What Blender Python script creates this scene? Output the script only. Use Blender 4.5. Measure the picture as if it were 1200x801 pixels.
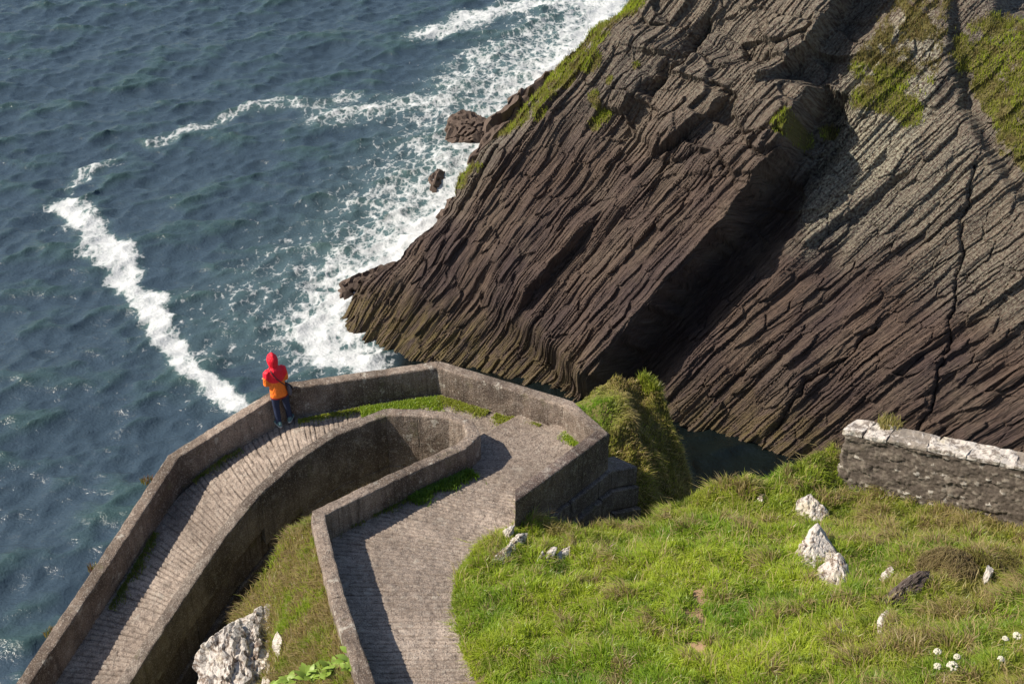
import bpy, bmesh, math
import numpy as np
from math import radians as R
from mathutils import Vector, Matrix

for o in list(bpy.data.objects):
    bpy.data.objects.remove(o)
SC = bpy.context.scene
COL = SC.collection
rng = np.random.default_rng(7)

# ------------------------------------------------------------------ camera, sky, sun
cam_d = bpy.data.cameras.new('camera')
cam = bpy.data.objects.new('camera', cam_d); COL.objects.link(cam)
cam.location = (0, 0, 29.0)
cam.rotation_euler = (R(90 - 32), 0, 0)
cam_d.sensor_width = 36.0
cam_d.lens = 36.0 * 1648 / 1200
cam_d.clip_start = 0.5; cam_d.clip_end = 9000
SC.camera = cam

SUN_AZ = math.atan2(-0.08, -1.0)          # direction towards the sun, in plan
SUN_EL = R(43)
sd = Vector((math.cos(SUN_AZ) * math.cos(SUN_EL), math.sin(SUN_AZ) * math.cos(SUN_EL), math.sin(SUN_EL)))
sun_d = bpy.data.lights.new('sun', 'SUN')
sun_d.energy = 4.8; sun_d.angle = R(0.55); sun_d.color = (1.0, 0.90, 0.76)
sun = bpy.data.objects.new('sun', sun_d); COL.objects.link(sun)
sun.rotation_euler = sd.to_track_quat('Z', 'Y').to_euler()
sun.location = (-60, 30, 80)

W = bpy.data.worlds.new('World'); SC.world = W; W.use_nodes = True
wn = W.node_tree; bg = wn.nodes['Background']
sky = wn.nodes.new('ShaderNodeTexSky'); sky.sky_type = 'NISHITA'; sky.sun_disc = False
sky.sun_elevation = SUN_EL
sky.sun_rotation = math.pi / 2 - SUN_AZ
sky.altitude = 30; sky.air_density = 1.0; sky.dust_density = 1.2; sky.ozone_density = 1.0
wn.links.new(sky.outputs[0], bg.inputs[0]); bg.inputs[1].default_value = 0.09

SC.view_settings.view_transform = 'Standard'; SC.view_settings.look = 'None'
SC.view_settings.exposure = 0.55; SC.view_settings.gamma = 1.0
SC.cycles.max_bounces = 5

# ------------------------------------------------------------------ numeric noise
def h2(ix, iy, seed=0):
    a = (ix.astype(np.int64) * 374761393 + iy.astype(np.int64) * 668265263 + seed * 1274126177) & 0xFFFFFFFF
    a = ((a ^ (a >> 13)) * 1274126177) & 0xFFFFFFFF
    a = ((a ^ (a >> 16)) * 2246822519) & 0xFFFFFFFF
    a = a ^ (a >> 15)
    return (a & 0xFFFFFF) / float(0x1000000)

def pn(x, y, seed=0):
    """gradient noise, about -1..1"""
    x = np.asarray(x, float); y = np.asarray(y, float)
    xi = np.floor(x); yi = np.floor(y); fx = x - xi; fy = y - yi
    xi = xi.astype(np.int64); yi = yi.astype(np.int64)
    ux = fx * fx * fx * (fx * (fx * 6 - 15) + 10); uy = fy * fy * fy * (fy * (fy * 6 - 15) + 10)
    def g(i, j, dx, dy):
        a = h2(i, j, seed) * 2 * np.pi
        return np.cos(a) * dx + np.sin(a) * dy
    n00 = g(xi, yi, fx, fy); n10 = g(xi + 1, yi, fx - 1, fy)
    n01 = g(xi, yi + 1, fx, fy - 1); n11 = g(xi + 1, yi + 1, fx - 1, fy - 1)
    return ((n00 * (1 - ux) + n10 * ux) * (1 - uy) + (n01 * (1 - ux) + n11 * ux) * uy) * 1.5

def fbm(x, y, seed=0, o=4, gain=0.5):
    s = 0; a = 1.0; f = 1.0; t = 0
    for k in range(o):
        s = s + a * pn(x * f, y * f, seed + 31 * k); t += a; a *= gain; f *= 2.03
    return s / t

def worley(x, y, seed=0, jit=0.9):
    xi = np.floor(x).astype(np.int64); yi = np.floor(y).astype(np.int64)
    d1 = np.full(np.shape(x), 9.0); d2 = d1.copy(); idv = np.zeros(np.shape(x))
    for i in (-1, 0, 1):
        for j in (-1, 0, 1):
            cx = xi + i; cy = yi + j
            px = cx + 0.5 + jit * (h2(cx, cy, seed) - 0.5); py = cy + 0.5 + jit * (h2(cx, cy, seed + 5) - 0.5)
            d = np.hypot(x - px, y - py)
            near = d < d1
            d2 = np.where(near, d1, np.minimum(d2, d))
            idv = np.where(near, h2(cx, cy, seed + 9), idv)
            d1 = np.where(near, d, d1)
    return d1, d2, idv

def sstep(a, b, x):
    t = np.clip((x - a) / (b - a), 0, 1)
    return t * t * (3 - 2 * t)

def seg_dist(x, y, pts):
    """distance to polyline, signed side (left positive), station 0..n-1 (float), all vectorised"""
    best = np.full(np.shape(x), 1e9); side = np.zeros(np.shape(x)); st = np.zeros(np.shape(x))
    for i in range(len(pts) - 1):
        ax, ay = pts[i][:2]; bx, by = pts[i + 1][:2]
        dx, dy = bx - ax, by - ay; L2 = dx * dx + dy * dy
        t = np.clip(((x - ax) * dx + (y - ay) * dy) / L2, 0, 1)
        d = np.hypot(x - ax - t * dx, y - ay - t * dy)
        c = dx * (y - ay) - dy * (x - ax)
        m = d < best - 1e-9
        best = np.where(m, d, best); side = np.where(m, np.sign(c), side); st = np.where(m, i + t, st)
    return best, side, st

class TPS:
    def __init__(s, pts, lam=1e-3):
        p = np.array(pts, float); s.xy = p[:, :2]; n = len(p)
        K = s.k(np.hypot(*(s.xy[:, None] - s.xy[None]).transpose(2, 0, 1))) + lam * np.eye(n)
        Q = np.c_[np.ones(n), s.xy]
        A = np.block([[K, Q], [Q.T, np.zeros((3, 3))]])
        s.w = np.linalg.solve(A, np.r_[p[:, 2], 0, 0, 0])
    @staticmethod
    def k(r): return np.where(r > 1e-9, r * r * np.log(np.maximum(r, 1e-9)), 0)
    def __call__(s, x, y):
        z = s.w[-3] + s.w[-2] * x + s.w[-1] * y
        for i, (a, b) in enumerate(s.xy): z = z + s.w[i] * s.k(np.hypot(x - a, y - b))
        return z

# ------------------------------------------------------------------ object helpers
def tag(o, label=None, cat=None, group=None, kind=None):
    if label: o['label'] = label
    if cat: o['category'] = cat
    if group: o['group'] = group
    if kind: o['kind'] = kind
    return o

def thing(name, label, cat, loc=(0, 0, 0), rz=0.0, group=None):
    o = bpy.data.objects.new(name, None); COL.objects.link(o)
    o.empty_display_size = 0.2; o.location = loc; o.rotation_euler = (0, 0, rz)
    return tag(o, label, cat, group)

def np_mesh(name, V, F3=None, F4=None, mat=None, smooth=True, attrs=None):
    me = bpy.data.meshes.new(name)
    V = np.asarray(V, np.float32)
    parts = []
    starts = []; n = 0
    if F4 is not None and len(F4):
        F4 = np.asarray(F4, np.int32); parts.append(F4.ravel()); starts.append(np.arange(len(F4)) * 4); n = len(F4) * 4
    if F3 is not None and len(F3):
        F3 = np.asarray(F3, np.int32); parts.append(F3.ravel()); starts.append(n + np.arange(len(F3)) * 3)
    li = np.concatenate(parts).astype(np.int32); ls = np.concatenate(starts).astype(np.int32)
    me.vertices.add(len(V)); me.vertices.foreach_set('co', V.ravel())
    me.loops.add(len(li)); me.loops.foreach_set('vertex_index', li)
    me.polygons.add(len(ls)); me.polygons.foreach_set('loop_start', ls)
    me.update(calc_edges=True); me.validate()
    me.polygons.foreach_set('use_smooth', np.full(len(me.polygons), smooth))
    if mat: me.materials.append(mat)
    for k, a in (attrs or {}).items():
        a = np.asarray(a, np.float32)
        if a.ndim == 1:
            at = me.attributes.new(k, 'FLOAT', 'POINT'); at.data.foreach_set('value', a)
        else:
            at = me.attributes.new(k, 'FLOAT_VECTOR', 'POINT'); at.data.foreach_set('vector', a.ravel())
    return me

def link(name, me, parent=None, world=True):
    o = bpy.data.objects.new(name, me); COL.objects.link(o)
    if parent is not None:
        o.parent = parent
        if world:      # vertices were written in world space: keep them there
            p = parent
            M = Matrix.Identity(4)
            chain = []
            while p is not None:
                chain.append(p); p = p.parent
            for p in reversed(chain): M = M @ p.matrix_basis
            me.transform(M.inverted())
    return o

def grid_faces(nu, nv):
    i = np.arange((nu - 1) * (nv - 1)); a = (i // (nv - 1)) * nv + i % (nv - 1)
    return np.stack([a, a + nv, a + nv + 1, a + 1], 1)

def grid_mesh(name, X, Y, Z, mat, attrs=None, keep=None, flip=False):
    nu, nv = X.shape
    F = grid_faces(nu, nv)
    if flip: F = F[:, ::-1]
    if keep is not None:
        k = keep.ravel(); F = F[k[F].all(1)]
    V = np.stack([X.ravel(), Y.ravel(), Z.ravel()], 1)
    return np_mesh(name, V, F4=F, mat=mat, attrs={k: (v.ravel() if np.ndim(v) == 2 else v.reshape(-1, 3)) for k, v in (attrs or {}).items()})

# ------------------------------------------------------------------ materials
class NT:
    def __init__(s, name):
        s.m = bpy.data.materials.new(name); s.m.use_nodes = True; s.t = s.m.node_tree
        s.b = s.t.nodes['Principled BSDF']; s.out = s.t.nodes['Material Output']
    def n(s, typ, ins=None, **props):
        nd = s.t.nodes.new('ShaderNode' + typ)
        for k, v in props.items(): setattr(nd, k, v)
        for k, v in (ins or {}).items():
            if isinstance(v, (bpy.types.NodeSocket,)): s.t.links.new(v, nd.inputs[k])
            else: nd.inputs[k].default_value = v
        return nd
    def l(s, a, b): s.t.links.new(a, b)
    def pos(s): return s.n('NewGeometry').outputs['Position']
    def objc(s): return s.n('TexCoord').outputs['Object']
    def attr(s, name, out='Fac'): return s.n('Attribute', attribute_name=name).outputs[out]
    def noise(s, vec, scale, detail=4, rough=0.55, dist=0.0, out=0):
        return s.n('TexNoise', {'Vector': vec, 'Scale': scale, 'Detail': detail, 'Roughness': rough, 'Distortion': dist}).outputs[out]
    def map(s, vec, scale=(1, 1, 1), loc=(0, 0, 0), rot=(0, 0, 0)):
        return s.n('Mapping', {'Vector': vec, 'Scale': scale, 'Location': loc, 'Rotation': rot}).outputs[0]
    def ramp(s, fac, stops, interp='LINEAR'):
        r = s.n('ValToRGB', {'Fac': fac}); e = r.color_ramp.elements; r.color_ramp.interpolation = interp
        while len(e) < len(stops): e.new(0.5)
        for el, (p, c) in zip(e, stops):
            el.position = p; el.color = (c, c, c, 1) if np.isscalar(c) else (*c, 1)
        return r.outputs[0]
    def mix(s, fac, a, b, typ='MIX'):
        m = s.n('Mix', data_type='RGBA', blend_type=typ)
        for i, v in ((0, fac), (6, a), (7, b)):
            if isinstance(v, bpy.types.NodeSocket): s.l(v, m.inputs[i])
            elif i == 0: m.inputs[0].default_value = v
            else: m.inputs[i].default_value = (*v, 1) if not np.isscalar(v) else (v, v, v, 1)
        return m.outputs[2]
    def math(s, op, a, b=0.0, c=0.0, clamp=False):
        m = s.n('Math', operation=op, use_clamp=clamp)
        for i, v in enumerate((a, b, c)):
            if isinstance(v, bpy.types.NodeSocket): s.l(v, m.inputs[i])
            else: m.inputs[i].default_value = v
        return m.outputs[0]
    def bump(s, h, strength=0.5, dist=0.02, normal=None):
        d = {'Height': h, 'Strength': strength, 'Distance': dist}
        if normal is not None: d['Normal'] = normal
        return s.n('Bump', d).outputs[0]
    def set(s, color=None, rough=None, normal=None, spec=None):
        for k, v in (('Base Color', color), ('Roughness', rough), ('Normal', normal), ('Specular IOR Level', spec)):
            if v is None: continue
            if isinstance(v, bpy.types.NodeSocket): s.l(v, s.b.inputs[k])
            else: s.b.inputs[k].default_value = (*v, 1) if k == 'Base Color' else v
        return s.m

def simple(name, col, rough=0.7, var=0.15, scale=30, bump=0.0):
    n = NT(name); p = n.objc(); nz = n.noise(p, scale, 4)
    c = n.mix(nz, tuple(x * (1 - var) for x in col), tuple(min(1, x * (1 + var)) for x in col))
    return n.set(c, rough, n.bump(nz, bump, 0.01) if bump else None, 0.3)

def concrete(name, a=(0.155, 0.117, 0.090), b=(0.265, 0.212, 0.172), lich=0.6, moss=0.5, groove=False):
    n = NT(name); p = n.pos()
    big = n.noise(p, 1.3, 5, 0.6); mid = n.noise(p, 7, 5, 0.6); fine = n.noise(p, 45, 3, 0.6)
    streak = n.noise(n.map(p, (6, 6, 0.7)), 1.6, 4, 0.6)
    c = n.mix(n.ramp(big, [(0.3, 0.0), (0.7, 1.0)]), a, b)
    patch = n.noise(n.map(p, (1, 1, 1), (5, 2, 8)), 0.75, 3, 0.5)
    c = n.mix(n.ramp(patch, [(0.40, 0.3 if groove else 0.8), (0.50, 0.0)]), c, tuple(x * 0.55 for x in a))
    c = n.mix(n.ramp(patch, [(0.53, 0.0), (0.62, 0.7)]), c, tuple(x * 1.3 for x in b))
    c = n.mix(n.math('MULTIPLY', n.ramp(streak, [(0.45, 0.0), (0.68, 1.0)]), 0.6), c, (0.085, 0.066, 0.055))
    c = n.mix(n.math('MULTIPLY', n.ramp(mid, [(0.52, 0.0), (0.7, 1.0)]), 0.35), c, (0.40, 0.36, 0.31))
    c = n.mix(n.ramp(fine, [(0.34, 0.75), (0.46, 0.0)]), c, (0.075, 0.055, 0.046))
    c = n.mix(n.math('MULTIPLY', n.ramp(fine, [(0.56, 0.0), (0.66, 1.0)]), 0.55), c, (0.50, 0.45, 0.39))
    lv = n.noise(p, 3.1, 5, 0.7)
    c = n.mix(n.math('MULTIPLY', n.ramp(lv, [(0.605, 0.0), (0.65, 1.0)]), lich), c, (0.48, 0.45, 0.39))
    mv = n.noise(n.map(p, (1, 1, 1), (9, 4, 2)), 2.1, 5, 0.7)
    c = n.mix(n.math('MULTIPLY', n.ramp(mv, [(0.60, 0.0), (0.72, 1.0)]), moss), c, (0.12, 0.12, 0.05))
    if not groove:       # drip stains and grime of the old shuttering, in vertical runs
        run = n.noise(n.map(p, (9, 9, 0.35), (3, 1, 0)), 1.3, 4, 0.65)
        c = n.mix(n.math('MULTIPLY', n.ramp(run, [(0.56, 0.0), (0.68, 1.0)]), 0.55), c, (0.055, 0.042, 0.036))
        crk = n.n('TexVoronoi', {'Vector': n.mix(0.12, p, n.noise(p, 3, 3, 0.6, 0, 1), 'ADD'), 'Scale': 0.9}, feature='DISTANCE_TO_EDGE').outputs['Distance']
        c = n.mix(n.math('MULTIPLY', n.ramp(crk, [(0.0, 0.55), (0.008, 0.0)]), n.ramp(n.noise(p, 0.7, 2), [(0.52, 0.0), (0.6, 1.0)])), c, (0.045, 0.035, 0.03))
    else:                # trodden, paler middle and damp blotches
        c = n.mix(n.math('MULTIPLY', n.ramp(n.noise(p, 0.8, 4, 0.6), [(0.5, 0.0), (0.7, 1.0)]), 0.4), c, (0.13, 0.105, 0.088))
    if groove: c = n.mix(n.math('MULTIPLY', n.attr('groove'), 0.75), c, (0.09, 0.07, 0.058))   # grooves coloured darker than the ribs
    h = n.math('ADD', n.math('MULTIPLY', fine, 0.5), mid)
    return n.set(c, 0.92, n.bump(h, 1.0, 0.045), 0.15)

M_CONC = concrete('weathered_concrete')
M_CONC2 = concrete('damp_shaded_concrete', (0.12, 0.095, 0.078), (0.21, 0.175, 0.145), 0.25, 0.7)  # darker copy, puts shade into the colour on the hollow's shaded side
M_CONC3 = concrete('dark_concrete', (0.095, 0.068, 0.058), (0.17, 0.13, 0.112), 0.3, 0.3)  # darker tone for the last outer wall panel
M_BLOCK = concrete('dark_block_stone', (0.085, 0.065, 0.06), (0.16, 0.13, 0.12), 0.15, 0.55)
M_PATH = concrete('ribbed_concrete', (0.275, 0.222, 0.182), (0.37, 0.305, 0.255), 0.35, 0.15, True)

def cliff_mat():
    n = NT('slate_cliff'); st = n.attr('strat', 'Vector'); p = n.pos()
    a = n.noise(n.map(st, (9, 0.8, 1)), 1.0, 5, 0.62, 0.3)
    b = n.noise(n.map(st, (26, 1.7, 1)), 1.0, 4, 0.6, 0.4)
    lo = n.noise(n.map(st, (0.5, 0.22, 1)), 1.0, 4, 0.6)
    big = n.noise(p, 0.5, 4, 0.6)
    g = n.noise(p, 9, 5, 0.7)
    c = n.mix(n.ramp(a, [(0.3, 0.0), (0.7, 1.0)]), (0.052, 0.034, 0.028), (0.150, 0.105, 0.080))
    c = n.mix(n.ramp(lo, [(0.42, 0.0), (0.62, 0.75)]), c, (0.055, 0.038, 0.039))
    c = n.mix(n.math('MULTIPLY', n.ramp(big, [(0.5, 0.0), (0.68, 1.0)]), 0.6), c, (0.150, 0.115, 0.085))
    c = n.mix(n.math('MULTIPLY', n.ramp(b, [(0.58, 0.0), (0.75, 1.0)]), 0.5), c, (0.20, 0.16, 0.13))
    c = n.mix(n.math('MULTIPLY', n.ramp(b, [(0.25, 1.0), (0.42, 0.0)]), 0.7), c, (0.022, 0.016, 0.015))
    fs = n.noise(n.map(st, (60, 3.5, 1)), 1.0, 3, 0.6, 0.5)
    c = n.mix(n.ramp(fs, [(0.32, 0.75), (0.46, 0.0)]), c, (0.018, 0.013, 0.012))
    c = n.mix(n.ramp(fs, [(0.58, 0.0), (0.72, 0.6)]), c, (0.21, 0.16, 0.125))
    # pale lichen crust
    li = n.attr('lichen')
    lm = n.math('MULTIPLY', li, n.ramp(n.noise(n.map(st, (17, 10, 1)), 1.0, 5, 0.75), [(0.44, 0.0), (0.56, 1.0)]))
    c = n.mix(lm, c, n.mix(g, (0.25, 0.24, 0.175), (0.45, 0.43, 0.34)))
    # weed and wet rock near the waterline
    we = n.attr('weed')
    wm = n.math('MULTIPLY', we, n.ramp(n.noise(n.map(st, (5, 1.5, 1)), 1.0, 4, 0.6), [(0.35, 0.0), (0.6, 1.0)]))
    c = n.mix(n.math('MULTIPLY', wm, 0.8), c, (0.13, 0.10, 0.036))
    gr = n.attr('turf')
    gm = n.ramp(n.math('ADD', gr, n.math('MULTIPLY', n.math('SUBTRACT', g, 0.5), 0.8)), [(0.42, 0.0), (0.58, 1.0)])
    c = n.mix(gm, c, n.mix(n.noise(p, 2.2, 4, 0.6), (0.10, 0.11, 0.025), (0.17, 0.13, 0.06)))
    h = n.math('ADD', n.math('MULTIPLY', a, 1.0), n.math('MULTIPLY', b, 0.5))
    h = n.math('ADD', h, n.math('MULTIPLY', g, 0.30))
    h = n.math('ADD', h, n.math('MULTIPLY', fs, 0.22))
    return n.set(c, 0.75, n.bump(h, 1.0, 0.19), 0.25)
M_CLIFF = cliff_mat()

def ground_mat(name, c1, c2, c3):
    n = NT(name); p = n.pos()
    a = n.noise(p, 1.2, 5, 0.65); b = n.noise(p, 14, 4, 0.65)
    c = n.mix(n.ramp(a, [(0.35, 0.0), (0.65, 1.0)]), c1, c2)
    c = n.mix(n.ramp(b, [(0.45, 0.0), (0.65, 0.8)]), c, c3)
    c = n.mix(n.ramp(n.attr('bare'), [(0.2, 0.0), (0.6, 1.0)]), c, n.mix(b, (0.20, 0.12, 0.07), (0.36, 0.25, 0.16)))
    return n.set(c, 0.95, n.bump(b, 0.8, 0.05), 0.1)
M_SOIL = ground_mat('turf_soil', (0.10, 0.12, 0.025), (0.15, 0.13, 0.05), (0.16, 0.115, 0.065))
M_ROCKY = ground_mat('dark_coastal_rock', (0.06, 0.045, 0.04), (0.10, 0.08, 0.065), (0.05, 0.05, 0.025))

def blade_mat():
    n = NT('grass_blades'); col = n.attr('tint', 'Color')
    d = n.n('BsdfDiffuse', {'Color': col, 'Roughness': 0.5})
    t = n.n('BsdfTranslucent', {'Color': n.mix(0.5, col, n.mix(1.0, col, (1.0, 1.15, 0.55), 'MULTIPLY'))})
    m = n.n('MixShader', {0: 0.42}); n.l(d.outputs[0], m.inputs[1]); n.l(t.outputs[0], m.inputs[2])
    g = n.n('BsdfGlossy', {'Roughness': 0.45, 'Color': (1, 1, 1, 1)})
    m2 = n.n('MixShader', {0: 0.03}); n.l(m.outputs[0], m2.inputs[1]); n.l(g.outputs[0], m2.inputs[2])
    n.l(m2.outputs[0], n.out.inputs[0]); n.t.nodes.remove(n.b)
    return n.m
M_BLADE = blade_mat()

def lichen_rock(name, cover=0.45, dark=(0.10, 0.08, 0.07)):
    n = NT(name); p = n.pos()
    a = n.noise(p, 2.5, 5, 0.7); b = n.noise(p, 17, 5, 0.7); v = n.noise(p, 6, 4, 0.7, 0.6)
    base = n.mix(a, dark, tuple(x * 2.1 for x in dark))
    white = n.mix(b, (0.42, 0.38, 0.34), (0.64, 0.60, 0.55))
    white = n.mix(n.ramp(a, [(0.52, 0.0), (0.66, 0.7)]), white, (0.42, 0.37, 0.24))
    f = n.ramp(n.math('ADD', n.math('MULTIPLY', v, 0.6), n.math('MULTIPLY', b, 0.4)), [(cover - 0.04, 0.0), (cover + 0.04, 1.0)])
    c = n.mix(f, base, white)
    return n.set(c, 0.9, n.bump(n.math('ADD', n.math('MULTIPLY', b, 0.6), v), 0.8, 0.06), 0.15)
M_WHITEROCK = lichen_rock('white_lichen_rock', 0.465, (0.13, 0.10, 0.08))
M_COPING = lichen_rock('lichened_coping', 0.475, (0.13, 0.11, 0.095))
M_COPING2 = lichen_rock('grey_coping', 0.56, (0.15, 0.13, 0.11))
M_SEAROCK = lichen_rock('wet_sea_rock', 0.80, (0.07, 0.052, 0.042))
M_DARKROCK = lichen_rock('dark_bank_rock', 0.60, (0.07, 0.055, 0.048))

def water_mat():
    n = NT('sea_water'); p = n.pos()
    f = n.attr('foam'); crest = n.attr('crest')
    w = n.noise(p, 0.9, 3, 0.6, 0.0, 1)
    pw = n.mix(0.28, p, w, 'ADD')
    vo = n.n('TexVoronoi', {'Vector': n.map(pw, (1.7, 0.8, 1), (0, 0, 0), (0, 0, 0.5)), 'Scale': 1.25}, feature='DISTANCE_TO_EDGE').outputs['Distance']
    vo2 = n.n('TexVoronoi', {'Vector': n.map(pw, (1.3, 1.0, 1), (3, 7, 0)), 'Scale': 3.6}, feature='DISTANCE_TO_EDGE').outputs['Distance']
    web = n.math('ADD', n.math('MULTIPLY', n.ramp(vo, [(0.0, 1.0), (0.22, 0.0)]), 0.6), n.math('MULTIPLY', n.ramp(vo2, [(0.0, 1.0), (0.2, 0.0)]), 0.4))
    nz = n.noise(n.map(pw, (1.0, 0.75, 1)), 2.4, 6, 0.68)
    big = n.noise(p, 0.55, 3, 0.55)
    v = n.math('ADD', f, n.math('MULTIPLY', n.math('SUBTRACT', web, 0.4), 0.38))
    v = n.math('ADD', v, n.math('MULTIPLY', n.math('SUBTRACT', nz, 0.5), 1.35))
    v = n.math('ADD', v, n.math('MULTIPLY', n.math('SUBTRACT', big, 0.5), 0.5))
    foam = n.ramp(v, [(0.48, 0.0), (0.72, 0.75), (1.0, 1.0)])
    foam = n.math('MULTIPLY', foam, n.ramp(f, [(0.02, 0.0), (0.10, 1.0)]))
    deep = n.mix(n.ramp(crest, [(0.3, 0.0), (1.0, 1.0)]), (0.036, 0.058, 0.080), (0.038, 0.070, 0.073))
    deep = n.mix(n.ramp(f, [(0.15, 0.0), (0.85, 1.0)]), deep, (0.085, 0.14, 0.135))
    deep = n.mix(n.attr('cliff_reflect'), deep, (0.005, 0.008, 0.008))      # dark cliff reflection in the channel, painted into the water colour
    c = n.mix(foam, deep, n.mix(n.noise(pw, 5, 5, 0.7), (0.36, 0.40, 0.41), (0.74, 0.74, 0.74)))
    rip = n.noise(n.map(p, (1.0, 1.5, 1), (0, 0, 0), (0, 0, 0.35)), 3.2, 5, 0.6, 0.4)
    rip2 = n.noise(p, 10, 3, 0.55)
    h = n.math('ADD', rip, n.math('MULTIPLY', rip2, 0.45))
    h = n.math('ADD', h, n.math('MULTIPLY', foam, 0.35))
    n.l(n.math('ADD', n.math('MULTIPLY', foam, 0.7), 0.16), n.b.inputs['Roughness'])
    n.b.inputs['IOR'].default_value = 1.33
    n.l(n.math('SUBTRACT', 0.5, n.math('MULTIPLY', foam, 0.4)), n.b.inputs['Specular IOR Level'])
    return n.set(c, None, n.bump(h, 0.55, 0.11))
M_SEA = water_mat()

# ------------------------------------------------------------------ sea
def spectrum(N=768, S=96.0, seed=3):
    r = np.random.default_rng(seed)
    k1 = np.fft.fftfreq(N, S / N) * 2 * np.pi
    kx, ky = np.meshgrid(k1, k1, indexing='ij'); k = np.hypot(kx, ky); k[0, 0] = 1
    w = np.array([0.40, -0.92]); cosf = (kx * w[0] + ky * w[1]) / k
    L = 0.85
    P = np.exp(-1 / (k * L) ** 2) / k ** 3.1 * (0.22 + cosf ** 2) * np.exp(-(k * 0.05) ** 2); P[0, 0] = 0
    P *= np.where(k < 0.25, 0.2, 1)
    H = (r.normal(size=(N, N)) + 1j * r.normal(size=(N, N))) * np.sqrt(P)
    h = np.fft.ifft2(H).real; sc = 1 / h.std()
    dx = np.fft.ifft2(-1j * kx / k * H).real * sc; dy = np.fft.ifft2(-1j * ky / k * H).real * sc
    return h * sc, dx, dy
WH, WX, WY = spectrum()
def tile(A, x, y, S=96.0):
    N = A.shape[0]; u = (x / S * N) % N; v = (y / S * N) % N
    i = np.floor(u).astype(int); j = np.floor(v).astype(int); fu = u - i; fv = v - j
    i %= N; j %= N; i2 = (i + 1) % N; j2 = (j + 1) % N
    return (A[i, j] * (1 - fu) + A[i2, j] * fu) * (1 - fv) + (A[i, j2] * (1 - fu) + A[i2, j2] * fu) * fv

STREAK = [(-20.8, 58.15), (-19.18, 56.44), (-16.75, 52.63), (-15.44, 50.09), (-13.99, 47.4), (-12.33, 44.91), (-11.01, 43.0), (-9.0, 40.6)]
WISP1 = [(-17.92, 64.81), (-16.24, 67.15), (-14.89, 68.26), (-13.2, 70.33), (-10.88, 69.98), (-8.76, 71.52)]
WISP2 = [(-20.86, 60.0), (-20.33, 62.5), (-19.46, 63.19)]
SHORE = [(9.5, 93), (6.63, 87.5), (2.93, 76.91), (0.0, 69.4), (-1.67, 62.99), (-3.11, 57.45), (-4.84, 54.17), (-5.9, 51.88), (-7.4, 49.05), (-7.92, 47.4), (-7.07, 45.82), (-5.19, 44.71)]
TOPF = [(-5.11, 81.17), (-2.11, 84.54), (1.08, 86.98), (4.81, 86.5), (9, 88)]
MIDF = [(-9.5, 69.0), (-7.66, 69.4), (-3.65, 70.57), (-1.49, 78.29), (2.01, 79.71)]

def make_sea():
    def axis(lo, hi, st, far):
        a = list(np.arange(lo, hi, st)); l = []; r = []; s = st; x = lo
        while x > -far: s *= 1.35; x -= s; l.append(x)
        s = st; x = a[-1]
        while x < far: s *= 1.35; x += s; r.append(x)
        return np.array(l[::-1] + a + r)
    X, Y = np.meshgrid(axis(-38, 14, 0.14, 3500), axis(26, 94, 0.145, 3500), indexing='ij')
    far = np.maximum(np.maximum(-38 - X, X - 14), np.maximum(26 - Y, Y - 94)); att = np.exp(-np.maximum(far, 0) / 12)
    amp = 0.09 * att
    h = tile(WH, X, Y); cx = tile(WX, X, Y); cy = tile(WY, X, Y)
    swell = 0.07 * np.sin(0.62 * (0.35 * X - 0.93 * Y) + 2.0 * pn(X / 14, Y / 14, 4))
    Z = amp * h + swell * att
    PX = X - 0.9 * amp * cx; PY = Y - 0.9 * amp * cy
    wx = X + 0.9 * fbm(X / 2.2, Y / 2.2, 21, 3); wy = Y + 0.9 * fbm(X / 2.2, Y / 2.2, 22, 3)
    foam = np.zeros_like(X)
    d, s, t = seg_dist(wx, wy, STREAK)
    wid = np.interp(t, [0, 1, 3, 5, 7], [0.85, 0.9, 0.75, 0.65, 0.5])
    foam = np.maximum(foam, 0.98 * np.exp(-(d / wid) ** 2.5))
    trail = np.where(s < 0, np.exp(-d / 2.2), 0) * 0.42
    trail = np.where(s > 0, np.exp(-d / 2.2), trail * 0.5) * 0.6
    foam = np.maximum(foam, np.where(s > 0, 0.25, 0.34) * np.exp(-d / 1.9))
    for P, wd, a in ((WISP1, 0.75, 0.58), (WISP2, 0.6, 0.52), (TOPF, 1.5, 0.78), (MIDF, 2.0, 0.62)):
        d, s, t = seg_dist(wx, wy, P)
        foam = np.maximum(foam, a * np.exp(-(d / wd) ** 2))
    d, s, t = seg_dist(wx, wy, SHORE)       # left of the line is the land side when it runs towards the viewer
    wd = np.interp(t, [0, 2, 4, 6, 8, 9, 11], [4.5, 5.0, 5.5, 4.6, 2.6, 2.0, 2.6])
    sh = np.where(s < 0, np.exp(-(d / wd) ** 1.5), 1.0)
    foam = np.maximum(foam, np.where(t > 10, 0.62, 0.76) * sh)
    # far band of broken foam left of the shore
    foam = np.maximum(foam, 1.0 * np.exp(-(d / 1.1) ** 2) * (t > 1))
    foam = np.maximum(foam, np.interp(t, [0, 4, 7, 10], [0.50, 0.50, 0.45, 0.36]) * np.exp(-(np.maximum(d - 2.0, 0) / 5.2) ** 2) * (t > 1.0) * (t < 9.5))
    foam = np.maximum(foam, 0.05 * sstep(1.7, 3.0, h))
    foam *= att * np.where(Y < 48.5, sstep(-3.6, -5.4, X), 1)
    me = grid_mesh('sea', PX, PY, Z, M_SEA, {'foam': foam, 'cliff_reflect': np.where(Y < 50, sstep(-5.6, -3.6, X), 0) * sstep(16, 19, Y), 'crest': np.clip(h * 0.35 + 0.35, 0, 1)})
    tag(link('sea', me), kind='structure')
make_sea()

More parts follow.
